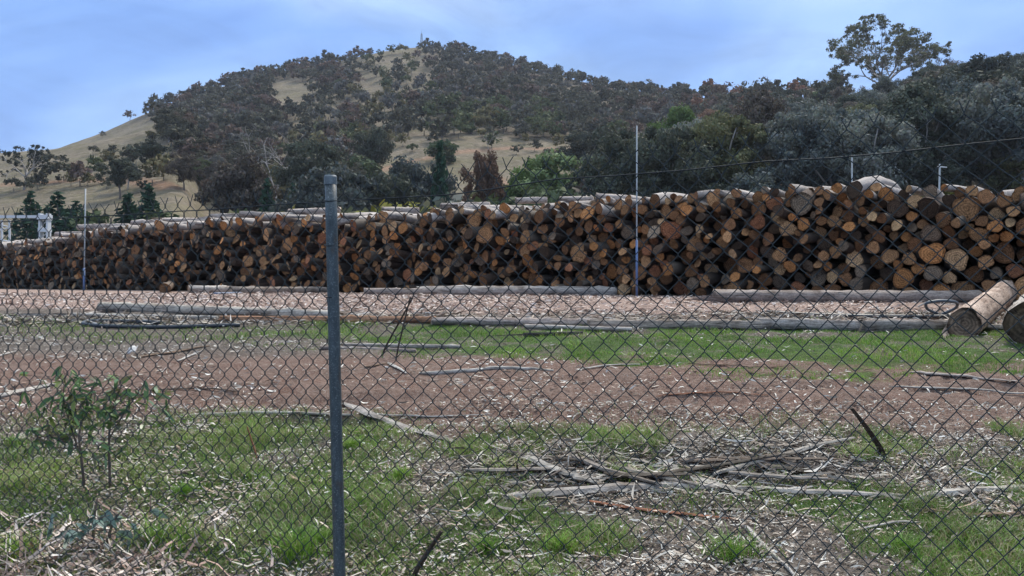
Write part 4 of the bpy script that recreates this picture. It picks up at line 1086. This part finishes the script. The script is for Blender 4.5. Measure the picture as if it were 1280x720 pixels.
LW = LP + [(.66, .62, .55), (.6, .54, .46), (.7, .67, .6)]
lit.add(*chips(130000, 2.2, 6.8, w2, .008, .036, .004, .012, LW, .35, .8))
lit.add(*chips(100000, 2.2, 6.8, w1, .012, .075, .004, .014, LP, .3, .8, 1.05))
lit.add(*chips(5000, 2.4, 6.6, w1, .06, .2, .004, .012, LP, .2, .8))
lit.add(*chips(60000, 6, 12, lambda x, y: w1(x, y) * (.25 + 1.0 * sstep(.38, .62, fbm(x * .7, y * 3.5, 69))) * (1 - .85 * np.clip(strip_grass(x, y) * 1.5, 0, 1)), .012, .09, .005, .018, LW, .2))
lit.add(*chips(60000, 11.5, 23, lambda x, y: zones(x, y)[..., 2] * (.35 + sstep(.4, .7, fbm(x * .5, y * .9, 63))), .03, .15, .01, .03, [(.56, .46, .40), (.4, .3, .25), (.66, .58, .52), (.22, .16, .13), (.45, .33, .27), (.14, .1, .08)], .2, 1, .78))
heap = lambda x, y: np.exp(-((y - 5.05 - .1 * x) / .35) ** 2) * sstep(-.5, .1, x) * (1 - sstep(2.0, 2.6, x))
lit.add(*chips(30000, 4.3, 6.0, heap, .05, .28, .006, .02, [(.34, .31, .27), (.22, .19, .16), (.12, .1, .085), (.45, .41, .36), (.28, .22, .17), (.09, .07, .06)], .13))
logline = lambda x, y: np.exp(-((y - 11.75 - .02 * x) / .35) ** 2) * (.3 + sstep(.4, .6, fbm(x * .8, y, 71)))
lit.add(*chips(30000, 10.6, 13, logline, .04, .3, .008, .03, [(.4, .35, .3), (.25, .2, .16), (.12, .1, .08), (.5, .45, .4), (.3, .24, .18)], .2))
lmat = lambda x, y: np.exp(-((x + 2.1) / .5) ** 2 - ((y - 3.75) / .35) ** 2)
lit.add(*chips(26000, 3.2, 4.4, lmat, .05, .2, .006, .018, [(.55, .46, .40), (.42, .32, .27), (.62, .56, .5), (.3, .2, .16)], .4))
o = link('leaf_litter', lit.mesh('leaf_litter', M['litter'])); tag(o, 'bark chips and dry gum leaves scattered over the yard', None, kind='stuff')
# ------------------------------------------------------------------ grass
def blades(x, y, h0, h1, wd, lean, palette, zoff=0, hs=1.0):
    n = len(x); z = terrain(x, y) - .004 + zoff; h = (h0 + (h1 - h0) * R.random(n)) * hs; a = R.random(n) * 2 * PI; l = lean * (.3 + R.random(n)) * h
    dx, dy = np.cos(a), np.sin(a); sa = R.random(n) * PI; sx, sy = np.cos(sa) * wd / 2, np.sin(sa) * wd / 2
    rows = []
    for t, k in ((0, 1), (.5, .8), (.85, .4)):
        cx = x + dx * l * t * t; cy = y + dy * l * t * t; cz = z + h * (t - .18 * lean * t * t)
        rows += [np.stack([cx - sx * k, cy - sy * k, cz], -1), np.stack([cx + sx * k, cy + sy * k, cz], -1)]
    rows.append(np.stack([x + dx * l, y + dy * l, z + h * (1 - .25 * lean)], -1))
    v = np.stack(rows, 1).reshape(-1, 3); o = np.arange(n)[:, None] * 7
    q = np.concatenate([o + np.array([[0, 1, 3, 2]]), o + np.array([[2, 3, 5, 4]])]); t3 = o + np.array([[4, 5, 6]])
    p = np.array(palette); c = p[R.integers(len(p), size=n)] * (.7 + .5 * R.random(n))[:, None]
    pt = fbm(x * 1.3, y * 2.2, 81)[:, None]; c = c * (.55 + .9 * pt) * np.array([1, 1, 1]) + np.array([.05, .03, .0]) * np.clip(pt - .45, 0, 1) * 2
    return v, [q, t3], np.repeat(c, 7, 0)
GP = [(.14, .29, .035), (.11, .24, .03), (.18, .31, .045), (.2, .27, .07), (.09, .2, .04), (.28, .26, .13)]
GN = [(.13, .26, .04), (.16, .29, .05), (.21, .28, .075), (.10, .2, .04), (.24, .21, .12), (.32, .28, .18), (.18, .2, .09)]
gm = MB()
x, y = scatter(190000, 7.6, 13, .82); k = R.random(len(x)) < strip_grass(x, y) ** .9; x, y = x[k], y[k]
hv = np.clip(fbm(x * 2.5, y * 2.5, 83) * 2 - .45, .2, 1.6); gm.add(*blades(x, y, .02, .085, .007, .8, GP, hs=hv))
x, y = scatter(330000, 2.4, 6.6, .9, .9); k = R.random(len(x)) < near_grass(x, y) ** 1.3; x, y = x[k], y[k]
hv = np.clip(fbm(x * 3, y * 3, 85) * 2.2 - .4, .25, 1.7); gm.add(*blades(x, y, .02, .10, .0048, .9, GN, hs=hv))
o = link('grass', gm.mesh('grass', M['grass'])); tag(o, 'short green grass growing through the litter', None, kind='stuff')
tufts = [(195, 690, .27, 'lush green grass tuft in front of the blue-leaved seedling'), (372, 700, .22, 'bright grass tuft left of the fence post foot'), (405, 678, .10, 'small grass tuft close against the fence post'), (700, 690, .12, 'low grass tuft in the near litter, mid way'), (915, 700, .18, 'grass tuft beside the pale crooked stick'),
         (15, 700, .16, 'grass tuft in the near corner beyond the seedling'), (610, 690, .11, 'grass tuft right of the dark upright stick'), (1130, 690, .10, 'pale grass tuft in the near litter by white twig'), (500, 600, .10, 'grass tuft right of the fence post, mid distance'), (440, 560, .09, 'grass tuft under the broad curving bark strip'),
         (20, 560, .12, 'grass tuft left of the gum sapling'), (230, 620, .10, 'grass tuft right of the gum sapling')]
for px, py, hh_, lab in tufts:
    p = hit(px, py); n = 190; a = R.random(n) * 2 * PI; r = np.clip(np.abs(R.normal(size=n)), 0, 1.7) * hh_ * .5
    b = MB(); b.add(*blades(p[0] + np.cos(a) * r, p[1] + np.sin(a) * r * .7, hh_ * .4, hh_ * 1.1, .005, .9, GP[:4]))
    o = link('grass_tuft', b.mesh('grass_tuft', M['grass'])); tag(o, lab, 'grass tuft', 'grass tufts near the fence')

# ------------------------------------------------------------------ sapling
def gum_leaf(p, d, L, W, n=5):
    d = d / np.linalg.norm(d); s = np.cross(d, R.normal(size=3)); s /= np.linalg.norm(s)
    up = np.cross(d, s); rows = []; cu = R.normal() * .25
    for t in np.linspace(0, 1, n):
        w = W * math.sin(PI * min(1, .08 + t * .92)) ** .8 * (1 - .2 * t) / 2
        c = p + d * L * t + up * cu * L * t * t + np.array([0, 0, -.25 * L * t * t])
        rows += [c - s * w, c + s * w]
    f = np.array([[2 * k, 2 * k + 1, 2 * k + 3, 2 * k + 2] for k in range(n - 1)])
    return np.array(rows), f
def sapling(name, stems, nl, leafL, leafW, cols, label, droop=.6, cat='sapling'):
    base = hit(*stems[0][0]); root = bpy.data.objects.new(name, None); COL.objects.link(root); root.location = base; d = base[1]
    sb = MB(); lb = MB()
    def PT(px, py, dy=0): return np.array([(px - 640) / F * (d + dy), d + dy, EYE + (HZ - py) / F * (d + dy)]) - base
    for st, r0 in stems_r(stems):
        p = np.array([PT(x, y, R.normal() * .03 if k else 0) for k, (x, y) in enumerate(st)]); p[0, 2] -= .02
        t = np.linspace(0, 1, len(p)); tt = np.linspace(0, 1, 12); q = np.stack([np.interp(tt, t, p[:, i]) for i in range(3)], -1)
        for _ in range(2): q[1:-1] = (q[:-2] + 2 * q[1:-1] + q[2:]) / 4
        v, f = tube(q, np.linspace(r0, r0 * .35, 12), 6); sb.add(v, f)
        for k in range(nl):
            t0 = .3 + .7 * R.random(); a = np.array([np.interp(t0, tt, q[:, i]) for i in range(3)])
            dr = R.normal(size=3); dr[2] = -abs(dr[2]) * droop + .3 * R.normal(); off = R.normal(size=3) * np.array([.10, .10, .03]); tip = a + off
            v, f = tube([a, (a + tip) / 2 + np.array([0, 0, .01]), tip], [.002, .0015, .001], 4); sb.add(v, f)
            for m in range(3):
                dr2 = dr + R.normal(size=3) * .7
                v, f = gum_leaf(tip, dr2, leafL * (.6 + .7 * R.random()), leafW * (.7 + .6 * R.random()))
                lb.add(v, f, np.array(cols[int(R.integers(len(cols)))]) * (.8 + .4 * R.random()))
    link('stem', sb.mesh(name + '_stem', M['twig'], True), root, color=(.11, .085, .07)); link('foliage', lb.mesh(name + '_foliage', M['sapling'], True), root)
    tag(root, label, cat); return root
def stems_r(st): return [(s, .009 if k < 2 else .005) for k, s in enumerate(st)]
sapling('gum_sapling', [[(106, 612), (102, 570), (96, 540), (112, 505), (120, 470)], [(138, 612), (136, 560), (137, 520), (150, 485), (158, 468)], [(102, 570), (84, 520), (78, 490), (84, 462)], [(136, 545), (165, 500), (180, 492)], [(100, 555), (60, 545), (45, 548)], [(110, 500), (92, 500), (80, 540)]],
        27, .078, .021, [(.085, .16, .06), (.11, .19, .06), (.07, .135, .065), (.2, .25, .07), (.15, .15, .08)], 'young gum sapling with drooping dark green leaves behind the fence mesh')
sapling('gum_seedling', [[(118, 690), (116, 655), (122, 622)], [(130, 688), (140, 655), (150, 640)], [(112, 690), (98, 668), (84, 655)]], 7, .075, .03, [(.11, .175, .155), (.14, .2, .18), (.08, .14, .11)], 'low seedling with blue-grey leaves rooted in the dry chips', .1, 'seedling')

# ------------------------------------------------------------------ chain-link fence
FB = -.44
def fence_y(x): return 2.5 + FB * x
TIP = [(-400, 275), (-100, 270), (0, 268), (150, 260), (300, 247), (440, 238), (560, 218), (640, 207), (740, 199), (900, 180), (1040, 161), (1130, 148), (1280, 134), (1500, 118), (2400, 90)]
WIRE = [(-400, 285), (-100, 280), (0, 276), (150, 268), (300, 258), (410, 251), (560, 242), (700, 222), (850, 212), (950, 200), (1040, 196), (1110, 189), (1180, 181), (1280, 171), (1500, 155), (2400, 130)]
def fz(table, x):
    y = fence_y(x); px = 640 + F * x / y; return EYE + (HZ - tab(table, px)) / F * y
def build_fence():
    root = bpy.data.objects.new('chain_link_fence', None); COL.objects.link(root)
    x0p = (-.226) * 2.5 / (1 - FB * -.226); xp = x0p; yp = fence_y(xp); root.location = (xp, yp, T(xp, yp)); O = np.array(root.location)
    ux, uy = 1 / math.hypot(1, FB), FB / math.hypot(1, FB); nx, ny = -uy, ux    # n points away from the camera
    half = .0345; NR = 46
    b = MB()
    sa, sb_ = -4.6, 4.4                      # along-fence extent from the post
    nw = int((sb_ - sa) / half)
    j = np.arange(NR + 1)
    for i in range(nw):
        s = sa + (i + ((j + i) % 2)) * half
        xx = xp + s * ux
        lft = np.clip((-s + .6) / 2.6, -.5, 1)
        top = fz(TIP, xx); bot = terrain(xx, fence_y(xx), False) + .05 + .06 * vn(s * 1.3, s * 0, 91)
        t = j / NR; k = .34 * lft
        z = top - (top - bot) * (t + k * t * (1 - t))
        z = z + .008 * (vn(s * 3.1, t * 9, 95) - .5) + .035 * (vn(s * .9, t * 2, 97) - .5) * (t > .03)
        bul = (.05 * (vn(s * .8, t * 2.2, 92) - .3) + .10 * np.clip(lft, 0, 1) * t) * np.clip(np.abs(s) / .25, 0, 1)
        dep = np.where(((j + i) % 2) == 1, .0022, -.0022) + bul + .026
        sh = s + .02 * (vn(s * 1.1, t * 2.5, 93) - .5) * 2 - .05 * np.clip(t - .45, 0, 1) * 2 * (.4 + lft) + .004 * (vn(s * 7, t * 21, 94) - .5)
        p = np.stack([xp + sh * ux + dep * nx, yp + sh * uy + dep * ny, z], -1)
        dz = (.05 + .08 * np.clip(lft + .35, 0, 1)) * np.abs(np.gradient(z))
        pu = p.copy(); pu[:, 2] += dz; pd = p.copy(); pd[:, 2] -= dz
        p = np.stack([pu, pd], 1).reshape(-1, 3)
        # barb above the last knuckle
        e0 = p[0] + np.array([ux, uy, 0]) * (.012 if i % 2 else -.012) * (1 if R.random() < .8 else 2) + np.array([0, 0, .022 + .012 * R.random()])
        p = np.concatenate([e0[None], p])
        v, f = tube(p - O, .00158, 5, 1, False, (nx, ny, 0)); b.add(v, f)
    link('wire_mesh', b.mesh('fence_mesh', M['wire'], True), root, color=(.042, .05, .054))
    def lw(table, off, nm, r=.0021):
        s = np.linspace(sa, sb_, 160); xx = xp + s * ux; z = fz(table, xx) + off + .004 * (vn(s * 5, s * 0, 98) - .5)
        p = np.stack([xx + .03 * nx - .004, fence_y(xx) + .03 * ny, z], -1); bb = MB(); v, f = tube(p - O, r, 5, 1, False); bb.add(v, f)
        link('line_wire', bb.mesh('line_wire', M['wire'], True), root, color=(.03, .035, .04))
    lw(WIRE, 0, 'top')
    for k, s in enumerate((0, -3.2, 3.2)):
        x = xp + s * ux; y = fence_y(x); zt = fz(WIRE, np.array([x]))[0] + .083 if k == 0 else fz(WIRE, np.array([x]))[0] + .08
        g0 = T(x, y); bb = MB(); lean = .03 if k == 0 else 0
        zz = np.linspace(g0 - .3, zt, 14); fr = (zz - g0) / (zt - g0)
        # gently leaning tubular post
        p = np.stack([np.full(14, x) + lean * (1 - fr) * 1.4 - .012, np.full(14, y), zz], -1)
        v, f = tube(p - O, .0208, 20, 1, True); bb.add(v, f)
        po = link('post', bb.mesh('post', M['post'], True), root, color=(.062, .078, .086))
        tp = p[-1] - O; bb = MB()
        v, f = tube([tp + (0, 0, -.028), tp + (0, 0, .0), tp + (0, 0, .006)], [.0228, .0228, .019], 20); bb.add(v, f)
        link('post_cap', bb.mesh('post_cap', M['post'], False), po, color=(.12, .14, .15))
        for zo in (.083, .24, .42):
            q = tp - (0, 0, zo); a = np.linspace(0, 2 * PI, 15); bb = MB()
            v, f = tube(np.stack([q[0] + np.cos(a) * .0225, q[1] + np.sin(a) * .0225, q[2] + .004 * np.sin(a)], -1), .0016, 5, 1, False); bb.add(v, f)
            link('tie_wire', bb.mesh('tie_wire', M['wire'], True), po, color=(.03, .035, .04))
    tag(root, 'dark chain-link fence with one visible grey steel post', 'fence')
def m_post():
    m, nt, out = newmat('galvanised_post'); g = G(nt); co = g.coord()
    n = g.noise(g.map(co, (1, 1, .25)), 60, 5, .65); n2 = g.noise(co, 220, 3, .6)
    c = g.mix(1.0, g.objcol(), g.ramp(n, [(.3, .6), (.7, 1.35)]), 'MULTIPLY')
    c = g.mix(g.ramp(n2, [(.56, 0.0), (.66, .6)]), c, (.26, .28, .285))
    c = g.mix(g.ramp(g.noise(g.map(co, (1, 1, .3)), 26, 5, .7), [(.56, 0.0), (.66, .7)]), c, (.075, .055, .042))
    g.bsdf(out, c, .5, n2, .25, .002, .4, .15); return m
M['post'] = m_post()
build_fence()
